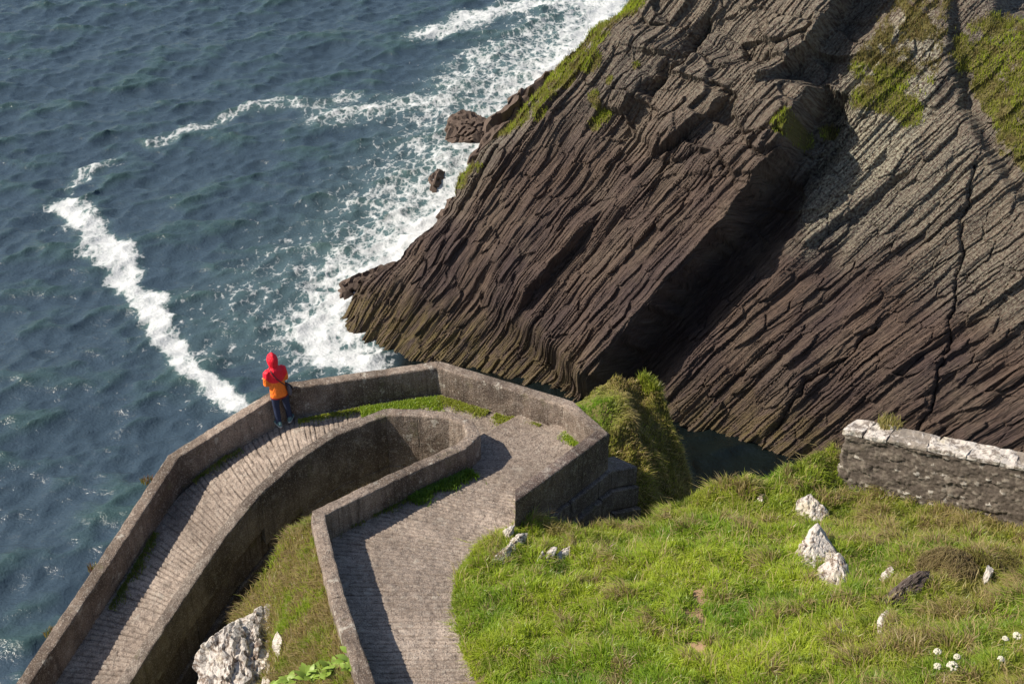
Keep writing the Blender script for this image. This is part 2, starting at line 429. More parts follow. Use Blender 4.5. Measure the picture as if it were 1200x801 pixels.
# ------------------------------------------------------------------ opposing cliff
CU = np.array([16.2, -8.6, 0]) / math.hypot(16.2, 8.6)
CH = np.array([-8.6, -16.2, 0]) / math.hypot(8.6, 16.2)
CS = R(55)
CN = CH * math.sin(CS) + np.array([0, 0, math.cos(CS)])
CV = -CH * math.cos(CS) + np.array([0, 0, math.sin(CS)])
CO = np.array([0, 43.34, 0])
RIDGE = [(-7.78, -3.0), (-7.9, -0.23), (-8.05, 0.61), (-7.7, 1.63), (-6.72, 2.91), (-5.72, 4.07), (-4.91, 5.14), (-4.32, 6.29), (-3.67, 8.18), (-2.87, 9.42), (-1.88, 10.94), (-1.47, 11.94), (-0.59, 13.74), (0.29, 14.87), (0.83, 15.93), (3.0, 19.5), (6, 24)]
FISS = [(8.3, 13.2), (8.17, 12.27), (7.97, 10.23), (7.38, 9.03), (6.44, 6.8), (5.39, 4.83), (4.33, 2.82), (3.59, 1.35), (3.0, 0.0)]
OVER_B = [(9.0, 18.5), (8.3, 16.74), (7.7, 14.5), (7.28, 13.8), (6.02, 12.18)]
OVER_C = [(5.52, 12.24), (5.02, 11.2), (4.18, 10.3), (3.14, 9.0)]
CRK = [(13.9, 11.3), (13.97, 10.29), (14.22, 8.3), (14.56, 5.46), (14.68, 3.45), (14.3, 1.8)]
CRK2 = [(12.1, 5.3), (11.36, 4.03), (10.34, 2.86), (9.75, 1.18)]
CRK3 = [(3.4, 14.6), (3.0, 13.0), (2.2, 11.6)]
CRK4 = [(1.9, 7.4), (1.2, 5.6), (0.2, 4.0), (-0.6, 2.4)]
STEP_H = [(11.27, 18.2), (11.5, 16.8), (12.02, 14.93), (12.88, 13.31), (14.33, 11.54), (16.25, 9.92), (19, 7.5)]
LEDGE = [(12.5, 11.7), (12.06, 11.07), (10.61, 9.42), (9.52, 7.96), (9.01, 7.08)]
LICH = [(8.52, 8.81), (8.36, 12.15), (9.07, 15.03), (10.17, 16.43), (11.86, 15.5), (12.42, 12.92), (11.72, 10.7), (10.37, 9.21), (9.28, 7.2)]
GR1 = [(8.94, 14.4), (10.17, 17.5), (11.71, 17.5), (11.97, 14.03), (11.67, 12.48), (10.63, 12.58), (9.26, 13.24)]
GR2 = [(12.06, 15.83), (13.29, 16.9), (14.35, 16.6), (16.8, 13.3), (15.5, 11.3), (13.7, 12.87), (12.94, 13.61)]

def in_poly(u, v, P, soft):
    """>0 inside, fades over soft"""
    d, _, _ = seg_dist(u, v, list(P) + [P[0]])
    ins = np.zeros(np.shape(u), bool); n = len(P)
    for i in range(n):
        (x1, y1), (x2, y2) = P[i], P[(i + 1) % n]
        c = ((y1 > v) != (y2 > v)) & (u < (x2 - x1) * (v - y1) / (y2 - y1 + 1e-12) + x1)
        ins ^= c
    return sstep(-soft, soft, np.where(ins, d, -d))

def proud(u, v, P, amt, fall, edge=0.12):
    """block on the upper-left side of the line stands proud and ends there in a drop"""
    d, s, t = seg_dist(u, v, P)
    n = len(P) - 1
    endf = np.clip(np.minimum(t, n - t) / 0.8, 0, 1); endf = endf * endf * (3 - 2 * endf)
    left = np.where(s < 0, d, -d)
    return amt * endf * sstep(-edge, edge, left) * np.exp(-np.maximum(left, 0) / fall), left, endf

def layered(s, t, wmin, wmax, amp, seed, tfreq, up_share=0.55):
    r = np.random.default_rng(seed)
    b = np.cumsum(r.uniform(wmin, wmax, int(90 / wmin))) - 45
    i = np.clip(np.searchsorted(b, s) - 1, 0, len(b) - 2)
    w = b[i + 1] - b[i]; f = np.clip((s - b[i]) / w, 0, 1)
    up = (r.random(len(b)) < up_share)[i]
    prof = np.where(up, f, 1 - f)
    prof = np.where(up, prof * sstep(1.0, 0.86, f), prof * sstep(0.0, 0.14, f))
    a = (r.random(len(b)) ** 1.6)[i]
    ph = (r.random(len(b)) * 500)[i]
    mod = np.clip(0.55 + 1.1 * pn(t * tfreq + ph, ph * 1.7, seed), 0, 1.6)
    off = (r.random(len(b)) - 0.5)[i] + 0.9 * pn(t * tfreq * 1.3 + ph * 2.3, ph, seed + 3)
    return amp * (a * mod * prof + 0.35 * off)

def cliff_w(u, v):
    s = 58.0 * (np.arctan2(v + 45.0, u + 24.0) - R(62)); t = np.hypot(u + 24.0, v + 45.0) - 55.0
    sw = s + 0.22 * pn(t / 9, s / 6, 1) + 0.04 * pn(t / 1.3, s / 1.0, 2) + 0.02 * pn(t * 3, s * 4, 3)
    lay = 1 - 0.75 * in_poly(u, v, GR2, 0.5) - 0.4 * in_poly(u, v, GR1, 0.6)
    w = -0.25 + 0.7 * fbm(u / 6.5, v / 6.5, 11, 3) + 0.16 * fbm(s / 1.2, t / 5.5, 12, 3)
    w += lay * (layered(sw, t, 0.8, 1.9, 0.34, 5, 0.16) + layered(sw, t, 0.12, 0.30, 0.17, 6, 0.25) + layered(sw, t, 0.07, 0.14, 0.14, 8, 0.5))
    b1, b2, bi = worley(u / 1.5 + 0.4 * pn(u, v, 17), v / 1.1, 43)
    w += (0.75 * (bi - 0.5) * sstep(0, 0.14, b2 - b1)) * sstep(8, 12, v + 0.25 * u) * sstep(10.5, 8, u) * sstep(-0.5, 2, u)
    w -= 0.6 * sstep(5.0, 0.0, v) * sstep(4, 9, u)
    # cross joints
    d1, d2, idc = worley(t / 1.3 + 0.25 * pn(u, v, 7), sw / 0.30, 41)
    w += 0.20 * (idc - 0.5) * sstep(0, 0.12, d2 - d1) - 0.05 * sstep(0.07, 0.0, d2 - d1)
    jx = 0.25 * fbm(u * 0.9, v * 0.9, 51, 3)
    p, left, ef = proud(u + jx, v, FISS, 2.5, 3.4)
    w += p
    w -= 1.1 * ef * np.exp(-((left + 0.55) / 0.6) ** 2)
    p, left, ef = proud(u + jx, v, OVER_B, 1.35, 2.2); w += p
    w -= 0.5 * ef * np.exp(-((left + 0.5) / 0.5) ** 2)
    p, left, ef = proud(u + jx, v, OVER_C, 0.9, 1.6); w += p
    p, left, ef = proud(u + jx, v, LEDGE, 0.32, 1.4); w += p
    p, left, ef = proud(u + jx, v, CRK4, 0.7, 1.5); w += p
    for P, dp, wd in ((CRK, 0.16, 0.06), (CRK2, 0.2, 0.07), (CRK3, 0.6, 0.2)):
        d, sd_, tt = seg_dist(u + 1.4 * jx, v + 0.1 * pn(u * 3, v * 3, 9), P); w -= dp * np.exp(-(d / wd) ** 2)
        w += np.where(sd_ < 0, 0.13 * np.exp(-d / 1.2), 0)
    d, sd_, tt = seg_dist(u + 0.5 * jx, v, STEP_H)
    right = np.where(sd_ > 0, d, -d)
    w -= 0.6 * sstep(-0.15, 0.35, right + 0.3 * jx) * np.exp(-np.maximum(right, 0) / 6)
    # ridge and top
    rv = np.interp(v, [q[1] for q in RIDGE], [q[0] for q in RIDGE]) + 0.45 * fbm(v * 0.8, v * 0 + 3.3, 61, 4) + 0.35 * np.maximum(0, pn(v * 0.55, w * 0 + 8.1, 65))
    dr = rv - u
    w -= np.where(dr > -1.2, 0.32 * (dr + 1.2) ** 2, 0) * (dr < 0.6) + np.where(dr >= 0.6, 1.04 + 2.0 * (dr - 0.6), 0)
    vt = np.interp(u, [-20, 11, 12.3, 13.2, 14.4, 16, 40], [20.5, 20, 18.3, 16.6, 16.0, 15.4, 15.0]) + 0.35 * fbm(u * 0.9, u * 0, 63, 3)
    dt = v - vt
    w -= np.where(dt > -0.8, 0.5 * (dt + 0.8) ** 2, 0) * (dt < 0.4) + np.where(dt >= 0.4, 0.72 + 1.5 * (dt - 0.4), 0)
    w -= np.maximum(u - 27, 0) * 1.5
    return w, s, t, dr, dt

CL = {}
def make_cliff():
    u1 = np.r_[np.arange(-13, -9, 0.10), np.arange(-9, 18.6, 0.035), np.arange(18.6, 31, 0.11)]
    v1 = np.r_[np.arange(-3.2, -0.7, 0.1), np.arange(-0.7, 17.6, 0.037), np.arange(17.6, 22.5, 0.11)]
    u, v = np.meshgrid(u1, v1, indexing='ij')
    w, s, t, dr, dt = cliff_w(u, v)
    P = CO + u[..., None] * CU + v[..., None] * CV + w[..., None] * CN
    nz = fbm(u / 0.9, v / 0.9, 71, 4)
    turf = np.zeros_like(u)
    n4 = fbm(u / 0.28, v / 0.28, 73, 3)
    turf = np.maximum(turf, in_poly(u + 0.5 * nz, v + 0.5 * nz, GR1, 0.7) * np.clip(0.62 + 1.0 * nz + 0.55 * n4, 0, 1.1))
    turf = np.maximum(turf, in_poly(u + 0.5 * nz, v + 0.5 * nz, GR2, 0.5) * np.clip(0.75 + 0.7 * nz + 0.45 * n4, 0, 1.1))
    wr = np.interp(v, [2.5, 4.5, 9, 11.5, 14, 17], [0.0, 0.25, 0.45, 1.0, 0.9, 0.8])
    rg = sstep(-1.35, -0.3, dr / np.maximum(wr, 1e-3)) * (wr > 0.05) * np.interp(v, [3, 5, 10, 20], [0.3, 0.75, 1, 1])
    turf = np.maximum(turf, rg * np.clip(0.68 + 0.7 * nz + 0.5 * n4, 0, 1.1) * np.where(v > 9, 1, sstep(-0.10, 0.15, pn(v * 0.7, v * 0 + 5.5, 67))))
    for cu, cv, r_ in ((-1.94, 10.79, .35), (-1.73, 9.97, .3), (0.19, 10.99, .22), (0.78, 10.39, .3), (0.48, 10.72, .18), (0.55, 10.0, .25), (11.27, 12.71, .55), (8.66, 11.6, .35), (7.9, 11.05, .45), (9.6, 12.9, .5), (1.46, 12.4, .15), (0.65, 11.67, .2), (10.5, 12.9, .5), (-0.4, 12.3, .5)):
        turf = np.maximum(turf, 1.1 * np.exp(-(np.hypot(u - cu, v - cv) / r_ / (1 + 0.5 * nz)) ** 2))
    turf = np.clip(turf, 0, 1.2)
    lich = in_poly(u + 0.6 * nz, v + 0.6 * nz, LICH, 0.7)
    lich = np.maximum(lich, 0.5 * sstep(-1.4, 0.0, dr) * sstep(4.5, 9, v))
    lich = np.maximum(lich, 0.6 * in_poly(u + 0.6 * nz, v + 0.6 * nz, [(8.6, 9), (9, 14.5), (13, 14), (15, 11), (13.5, 8.8), (10.5, 7.4)], 1.2))
    lich = np.maximum(lich, 0.45 * in_poly(u, v, [(11, 12), (15.5, 11), (18, 6), (13, 7)], 1.0))
    lich = np.maximum(lich, 0.42 * sstep(8, 13, v)); lich = np.maximum(lich, 0.4 * sstep(9.5, 11.5, u) * sstep(6.5, 10, v))
    weed = np.clip(sstep(2.9, 0.3, v + 0.8 * nz) * (0.55 + 0.9 * sstep(5, -5, u) + 0.5 * sstep(6, 9, u)), 0, 1)
    P[..., 2] = np.maximum(P[..., 2], -2.5)
    # turf swells above the rock
    P = P + (0.10 * np.clip(turf, 0, 1))[..., None] * np.array([0, 0, 1])
    strat = np.stack([s, t, np.zeros_like(s)], -1)
    me = grid_mesh('cliff', P[..., 0], P[..., 1], P[..., 2], M_CLIFF, {'strat': strat, 'turf': turf, 'lichen': np.clip(lich, 0, 1), 'weed': weed})
    me.polygons.foreach_set('use_smooth', np.zeros(len(me.polygons), bool))
    tag(link('cliff', me), kind='structure')
    CL['P'] = P; CL['turf'] = turf; CL['u'] = u; CL['v'] = v
make_cliff()

# ------------------------------------------------------------------ blades
GREEN = np.array([0.20, 0.335, 0.028]); LIME = np.array([0.39, 0.465, 0.045]); DGREEN = np.array([0.085, 0.165, 0.02])
STRAW = np.array([0.44, 0.36, 0.16]); BROWN = np.array([0.20, 0.14, 0.075]); OLIVE = np.array([0.26, 0.25, 0.055])

def blades(P, L, Wd, lean, col, r, spread=0.62):
    """P (n,3) roots, L lengths, Wd widths, lean (n,3) bending vector, col (n,3)"""
    n = len(P)
    an = r.uniform(0, 2 * np.pi, n); rad = np.sqrt(r.random(n)) * spread
    ln = lean + np.stack([np.cos(an) * rad, np.sin(an) * rad, np.zeros(n)], 1)
    up = np.array([0, 0, 1.0])
    sa = r.uniform(0, 2 * np.pi, n); side = np.stack([np.cos(sa), np.sin(sa), np.zeros(n)], 1) * (Wd / 2)[:, None]
    mid = P + L[:, None] * (0.52 * up + 0.26 * ln)
    tip = P + L[:, None] * ((0.86 - 0.35 * np.clip(np.linalg.norm(ln, axis=1), 0, 1))[:, None] * up + 0.85 * ln)
    V = np.stack([P - side, P + side, mid - side * 0.8, mid + side * 0.8, tip], 1).reshape(-1, 3)
    b = np.arange(n) * 5
    F4 = np.stack([b, b + 1, b + 3, b + 2], 1); F3 = np.stack([b + 2, b + 3, b + 4], 1)
    C = np.repeat(col, 5, axis=0)
    return V, F4, F3, C

def blade_obj(name, arr, parent=None, label=None, cat=None, kind='stuff'):
    V, F4, F3, C = arr
    me = np_mesh(name, V, F3, F4, M_BLADE, smooth=False)
    at = me.attributes.new('tint', 'FLOAT_COLOR', 'POINT')
    at.data.foreach_set('color', np.c_[C, np.ones(len(C))].astype(np.float32).ravel())
    o = link(name, me, parent)
    return tag(o, label, cat, None, kind)

def mixc(f, a, b): f = np.clip(f, 0, 1)[:, None]; return a * (1 - f) + b * f

def cliff_grass():
    r = np.random.default_rng(12)
    P, tf, u, v = CL['P'].reshape(-1, 3), CL['turf'].ravel(), CL['u'].ravel(), CL['v'].ravel()
    idx = np.where(tf > 0.42)[0]
    pick = r.choice(idx, 80000)
    p = P[pick] + r.normal(0, 0.035, (len(pick), 3)); uu = u[pick]; vv = v[pick]
    n1 = fbm(uu / 1.2, vv / 1.2, 81, 3); n2 = fbm(uu / 0.5, vv / 0.5, 82, 2)
    col = mixc(0.5 + 1.6 * n1, OLIVE * 0.95, LIME)
    col = mixc(0.9 * (n2 > 0.05) * sstep(0.0, 0.35, n2) + 0.0, col, mixc(r.random(len(p)), BROWN, STRAW * 0.8))
    br = (uu > 8.7) & (uu < 12) & (vv > 14) ; col = np.where(br[:, None], mixc(r.random(len(p)) * 0.8, BROWN * 1.2, OLIVE), col)
    col = col * r.uniform(0.7, 1.25, (len(p), 1))
    L = r.uniform(0.08, 0.26, len(p))
    blade_obj('cliff_grass', blades(p, L, np.full(len(p), 0.022), np.tile(CH * 0.35, (len(p), 1)), col, r, 0.5), label='olive and yellow grass and heath growing in patches on the cliff', cat='grass')
cliff_grass()

# ------------------------------------------------------------------ wall and path geometry (world metres)
OUT = [(-9.6, 11.8, 11.45), (-8.47, 14.43, 12.2), (-7.83, 15.93, 12.7), (-7.03, 17.94, 13.3), (-6.18, 20.36, 13.9), (-4.24, 21.78, 14.5), (-1.37, 22.31, 14.65), (1.09, 20.9, 14.7), (1.68, 19.76, 14.8), (0.05, 17.48, 15.1)]
INN = [(-7.75, 11.8, 11.45), (-6.84, 14.11, 12.2), (-6.14, 15.93, 12.7), (-5.53, 17.32, 13.15), (-4.91, 18.58, 13.6), (-4.43, 19.27, 13.9), (-3.83, 19.86, 14.18), (-3.16, 20.32, 14.42), (-2.26, 20.70, 14.6), (-1.66, 20.62, 14.64), (-1.06, 20.46, 14.68), (-0.76, 20.16, 14.72), (-0.66, 19.82, 14.74), (-0.86, 19.42, 14.78),
       (-1.93, 18.38, 14.92), (-3.02, 17.22, 15.1), (-3.0, 17.0, 15.12), (-2.45, 14.84, 15.5), (-1.84, 12.8, 15.9), (-1.26, 10.85, 16.3), (-0.7, 9.0, 16.7)]

def resample(P, step):
    """dense polyline keeping the corners; returns points (n,3) and station lengths"""
    P = np.array(P, float); out = [P[0]]
    for a, b in zip(P[:-1], P[1:]):
        n = max(1, int(np.ceil(np.linalg.norm((b - a)[:2]) / step)))
        for k in range(1, n + 1): out.append(a + (b - a) * k / n)
    out = np.array(out)
    s = np.r_[0, np.cumsum(np.linalg.norm(np.diff(out[:, :2], axis=0), axis=1))]
    return out, s

def mitre(P):
    d = np.diff(P[:, :2], axis=0); d /= np.linalg.norm(d, axis=1)[:, None]
    nr = np.stack([d[:, 1], -d[:, 0]], 1)
    a = np.vstack([nr[:1], nr]); b = np.vstack([nr, nr[-1:]])
    m = a + b; m /= np.linalg.norm(m, axis=1)[:, None]
    k = 1 / np.clip((m * a).sum(1), 0.55, 1)
    return m * k[:, None]

def cut(P, s, m, s0, s1):
    """slice of dense polyline between stations with interpolated end points"""
    keep = (s > s0 + 1e-4) & (s < s1 - 1e-4)
    f = lambda q: (np.array([np.interp(q, s, P[:, k]) for k in range(3)]), np.array([np.interp(q, s, m[:, k]) for k in range(2)]))
    (pa, ma), (pb, mb) = f(s0), f(s1)
    return np.vstack([pa, P[keep], pb]), np.vstack([ma, m[keep], mb])

def prism(name, P, M, prof, mat, parent, nz=0.006, seed=0, nzf=6.0, skew=0.0):
    """sweep closed profile [(across, height)] along P"""
    n, k = len(P), len(prof)
    V = np.zeros((n, k, 3))
    for j, (a, h) in enumerate(prof):
        V[:, j, 0] = P[:, 0] + M[:, 0] * a; V[:, j, 1] = P[:, 1] + M[:, 1] * a; V[:, j, 2] = P[:, 2] + h
    if skew:             # slanting far end
        dr = P[-2] - P[-1]; dr = dr / np.linalg.norm(dr); dist = np.linalg.norm(P[:, :2] - P[-1, :2], axis=1)
        for j, (a, h) in enumerate(prof): V[:, j] += dr[None] * (a * skew * np.clip(1 - dist / 1.2, 0, 1))[:, None]
    Vf = V.reshape(-1, 3)
    q = Vf[:, 0] * 1.0 + Vf[:, 1] * 0.7; z = Vf[:, 2] + Vf[:, 1] * 0.31
    for c in range(3): Vf[:, c] += nz * fbm(q * nzf, z * nzf, seed + 7 * c, 2) * 1.6
    bm = bmesh.new(); vs = [bm.verts.new(p) for p in Vf]
    for i in range(n - 1):
        for j in range(k):
            j2 = (j + 1) % k
            bm.faces.new((vs[i * k + j], vs[i * k + j2], vs[(i + 1) * k + j2], vs[(i + 1) * k + j]))
    bm.faces.new([vs[j] for j in range(k)][::-1]); bm.faces.new([vs[(n - 1) * k + j] for j in range(k)])
    bmesh.ops.recalc_face_normals(bm, faces=bm.faces)
    me = bpy.data.meshes.new(name); bm.to_mesh(me); bm.free(); me.materials.append(mat)
    for p in me.polygons: p.use_smooth = False
    return link(name, me, parent)

def wall_prof(a0, a1, hl, hr, r=0.03):
    """rounded top wall; hl/hr = depth of its left and right faces below the top"""
    p = []
    for k in range(4): p.append((a0, -hl + (hl - r) * k / 4))
    p += [(a0, -r), (a0 + r * .3, -r * .3), (a0 + r, 0)]
    p += [((a0 + a1) / 2, 0.006)]
    p += [(a1 - r, 0), (a1 - r * .3, -r * .3), (a1, -r)]
    for k in range(4): p.append((a1, -r - (hr - r) * (k + 1) / 4))
    return p

def box_prof(a0, a1, top, bot, c=0.02):
    return [(a0, bot + c), (a0, top - c), (a0 + c, top), (a1 - c, top), (a1, top - c), (a1, bot + c), (a1 - c, bot), (a0 + c, bot)]

oP, oS = resample(OUT, 0.09); oM = mitre(oP)
iP, iS = resample(INN, 0.09); iM = mitre(iP)
def st_of(P, s, xy): return s[np.argmin(np.hypot(P[:, 0] - xy[0], P[:, 1] - xy[1]))]
TW = 0.23

outer = thing('parapet_wall', 'low concrete parapet on the seaward outside of the hairpin path, turning in straight lengths round to the right', 'wall', (-4.24, 21.78, 13.2))
cuts = [0, st_of(oP, oS, OUT[2]), st_of(oP, oS, OUT[4]), st_of(oP, oS, OUT[5]), st_of(oP, oS, (-2.85, 22.03)), st_of(oP, oS, OUT[6]), st_of(oP, oS, OUT[7]), st_of(oP, oS, OUT[8]), oS[-1]]
for i, (a, b) in enumerate(zip(cuts[:-1], cuts[1:])):
    P_, M_ = cut(oP, oS, oM, a + (0.003 if i else 0), b - 0.003)
    last = i == len(cuts) - 2
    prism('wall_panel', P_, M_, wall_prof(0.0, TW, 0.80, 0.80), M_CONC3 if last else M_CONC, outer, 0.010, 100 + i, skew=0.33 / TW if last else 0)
def course(parent, P, s, m, s0, s1, a0, a1, top, bot, lmin, lmax, mat, seed, name='stone_block', jit=0.03, gap=0.012):
    r = np.random.default_rng(seed); q = s0
    while q < s1 - 0.05:
        e = min(s1, q + r.uniform(lmin, lmax))
        if s1 - e < lmin * 0.4: e = s1
        P_, M_ = cut(P, s, m, q + gap, e - gap)
        j = r.uniform(-jit, jit)
        prism(name, P_, M_, box_prof(a0 + j if a0 < 0 else a0, a1 + (j if a1 > 0 else 0), top - gap * 0.5, bot + gap, 0.025), mat, parent, 0.014, seed * 13 + int(q * 10), 4.0)
        q = e
# courses of blocks that carry the outer wall
s7 = st_of(oP, oS, OUT[7]); s8 = st_of(oP, oS, OUT[8])
course(outer, oP, oS, oM, 0, s8 - 0.3, -0.10, 0.5, -0.80, -1.75, 1.1, 1.9, M_BLOCK, 31)
course(outer, oP, oS, oM, 0, s8 - 0.3, -0.16, 0.5, -1.75, -2.9, 1.1, 1.9, M_BLOCK, 32)
# block courses and the stepped foot that run on past the right corner
RF = np.array([[2.24, 20.42, 13.60], [1.72, 19.76, 14.00], [0.05, 17.46, 14.27]])
rP, rS = resample(RF, 0.2); rM = mitre(rP)
for k, (t0, b0, o_, e0, lm) in enumerate(((0.0, -0.42, -0.03, 0.0, 0.75), (-0.42, -0.88, -0.10, 0.0, 0.85), (-0.88, -1.40, -0.19, -0.1, 0.9), (-1.40, -2.4, -0.28, -0.15, 1.0))):
    course(outer, rP, rS, rM, max(0, e0), rS[-1] - 0.15 - 0.5 * (k > 0), o_, 0.5, t0, b0, lm, lm * 1.7, M_BLOCK, 51 + k, jit=0.02, gap=0.013)

inner = thing('parapet_wall', 'low concrete wall on the inside of the hairpin bend round the dark hollow, running back to a lichened end at the front', 'wall', (-0.6, 19.8, 14.0))
c2 = [0] + [st_of(iP, iS, INN[k]) for k in (2, 5, 8)] + [st_of(iP, iS, (-1.66, 20.62)), st_of(iP, iS, INN[13]), st_of(iP, iS, (-1.93, 18.38)), st_of(iP, iS, INN[15]) , st_of(iP, iS, INN[17]), iS[-1]]
for i, (a, b) in enumerate(zip(c2[:-1], c2[1:])):
    P_, M_ = cut(iP, iS, iM, a + (0.003 if i else 0), b - 0.003)
    prism('wall_panel', P_, M_, wall_prof(-0.11, 0.11, 0.80, (0.72 if i < 2 else 1.12) if i < 5 else 0.95), M_CONC2 if i < 3 else M_CONC, inner, 0.011, 200 + i)  # paler concrete past the corner puts the sunlit face into the colour
sE = st_of(iP, iS, INN[12])
s3 = st_of(iP, iS, INN[6])
s8c = st_of(iP, iS, INN[8])
for q0, q1, mm, sd0 in ((s3, s8c, M_CONC2, 61), (s8c, sE - 0.1, M_CONC, 67)):  # same split below: shaded side coloured darker, sunlit side paler
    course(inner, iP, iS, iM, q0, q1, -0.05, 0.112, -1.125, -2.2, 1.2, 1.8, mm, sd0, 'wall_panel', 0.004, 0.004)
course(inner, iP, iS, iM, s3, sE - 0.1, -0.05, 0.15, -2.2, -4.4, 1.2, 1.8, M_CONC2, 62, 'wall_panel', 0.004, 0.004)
course(inner, iP, iS, iM, 0, s3, -0.05, 0.02, -0.76, -1.45, 0.8, 1.5, M_BLOCK, 63, jit=0.05)
course(inner, iP, iS, iM, 0, s3, -0.05, 0.10, -1.45, -2.1, 0.8, 1.5, M_BLOCK, 64, jit=0.06)
course(inner, iP, iS, iM, 0, s3, -0.05, 0.16, -2.1, -3.0, 0.8, 1.5, M_BLOCK, 65, jit=0.06)
course(inner, iP, iS, iM, 0, s3, -0.05, 0.26, -3.0, -4.4, 0.8, 1.5, M_BLOCK, 66, jit=0.06)

# ------------------------------------------------------------------ path, ribbed concrete
PATH = [  # outer edge x,y, inner edge x,y, z
    (-9.4, 11.8, -7.7, 11.8, 10.83), (-8.30, 14.35, -6.80, 14.11, 11.58), (-7.62, 15.85, -6.10, 15.93, 12.08), (-6.84, 17.85, -5.5, 17.35, 12.68), (-6.05, 20.05, -4.80, 18.62, 13.18), (-5.1, 20.95, -4.2, 19.45, 13.6),
    (-4.16, 21.58, -3.7, 19.95, 13.84), (-2.8, 21.90, -2.6, 20.52, 13.97), (-1.38, 22.12, -1.52, 20.68, 14.03), (-0.1, 21.5, -0.85, 20.45, 14.06), (0.98, 20.75, -0.60, 20.1, 14.10), (1.50, 19.80, -0.58, 19.75, 14.17), (0.95, 18.85, -1.1, 19.15, 14.28),
    (0.2, 17.55, -2.0, 18.35, 14.42), (0.1, 16.7, -3.0, 17.2, 14.55), (0.0, 15.5, -2.62, 15.4, 14.83), (0.2, 14.3, -2.3, 14.3, 15.05), (0.4, 13.3, -1.98, 13.1, 15.26), (0.8, 11.5, -1.4, 11.2, 15.65), (1.2, 9.6, -0.85, 9.4, 16.05)]
def make_path():
    A = np.array(PATH); mid = (A[:, :2] + A[:, 2:4]) / 2
    s = np.r_[0, np.cumsum(np.linalg.norm(np.diff(mid, axis=0), axis=1))]
    q = np.arange(0, s[-1], 0.013)
    def smooth(c):
        f = np.interp(q, s, c); k = np.hanning(77); k /= k.sum()
        return np.convolve(np.pad(f, 38, mode='edge'), k, 'valid')
    B = np.stack([smooth(A[:, k]) for k in range(5)], 1)
    t = np.linspace(0, 1, 64)
    X = B[:, 0:1] * (1 - t) + B[:, 2:3] * t; Y = B[:, 1:2] * (1 - t) + B[:, 3:4] * t; Z = np.repeat(B[:, 4:5], len(t), 1)
    S = np.repeat(q[:, None], len(t), 1)
    # ribs: the spacing narrows on the upper length, none on the level landing
    land = sstep(12.6, 13.2, S) * sstep(16.0, 15.2, S)
    up = sstep(15.0, 16.0, S)
    ph = S + 0.010 * pn(X * 3, Y * 3, 5) + 0.03 * pn(X * 0.9, Y * 0.9, 6)
    def ribs(sp, seed):
        f = ph / sp; i = np.floor(f); fr = f - i
        g = np.exp(-((fr - 0.5) / 0.115) ** 2)
        return g * np.clip(0.55 + 0.9 * pn(X * 2.2 + i * 3.1, Y * 2.2, seed) , 0.1, 1.2)
    G = ribs(0.086, 8) * (1 - up) * (1 - land) + 0.85 * ribs(0.098, 9) * up
    Z = Z - 0.032 * G
    Z += 0.012 * fbm(X * 22, Y * 22, 13, 3) + 0.012 * fbm(X * 9, Y * 9, 14, 3) * (1 - 0.5 * land) + 0.012 * fbm(X * 1.5, Y * 1.5, 15, 2)
    for f_, hh, ln in ((0.30, 0.12, 0.9), (0.85, 0.07, 0.7)):      # two shallow steps at the landing
        s0 = s[9] + f_ * (s[10] - s[9])
        Z += hh * np.where(S > s0, np.exp(-(S - s0) / ln), 0)
    me = grid_mesh('path', X, Y, Z, M_PATH, {'groove': np.clip(G, 0, 1)}, flip=True)
    tag(link('path', me), kind='structure')
make_path()
pA = np.array(PATH)
def path_z(x, y):
    mid = (pA[:, :2] + pA[:, 2:4]) / 2
    d, s, t = seg_dist(np.asarray(x, float), np.asarray(y, float), mid)
    return np.interp(t, np.arange(len(pA)), pA[:, 4])

# ------------------------------------------------------------------ land: right hillside, bank in the bend, knoll, coastal rock
HILL = [(0.0, 17.7, 14.45), (0.55, 17.73, 14.3), (1.26, 17.85, 14.1), (2.13, 18.21, 14.0), (2.85, 18.41, 14.2), (3.97, 18.51, 14.55), (5.54, 19.07, 14.8), (-0.4, 13.44, 15.28), (-0.84, 15.51, 14.85), (-0.5, 16.8, 14.6),
        (1.24, 15.39, 15.05), (2.6, 16.45, 14.95), (3.9, 16.53, 15.0), (5.6, 18.45, 14.35), (6.0, 18.0, 14.42), (7.85, 16.81, 14.85), (1.1, 13.0, 15.75), (2.62, 12.41, 16.3), (4.02, 11.92, 16.8), (5.64, 11.14, 17.6), (2.93, 14.38, 15.6), (4.65, 14.4, 15.9), (6.76, 13.96, 16.3), (6.08, 15.33, 15.75),
        (10, 14, 17.2), (10, 15.5, 15.6), (9, 10, 18.8), (3, 8, 17.8), (0.3, 9, 16.3), (14, 12, 19), (14, 18, 16), (0.2, 11.5, 15.7)]
hill_t = TPS(HILL)
EDGE = [(1.0, 6.0), (0.25, 10.5), (-0.05, 11.8), (-0.42, 13.3), (-0.68, 14.3), (-0.86, 15.45), (-0.82, 16.3), (-0.52, 17.1), (-0.1, 17.5)]
CREST = [(-0.4, 17.35), (0.15, 17.85), (1.26, 17.95), (2.13, 18.25), (2.85, 18.45), (3.97, 18.6), (5.54, 19.2), (8.2, 17.65), (12.5, 15.1), (18, 12)]
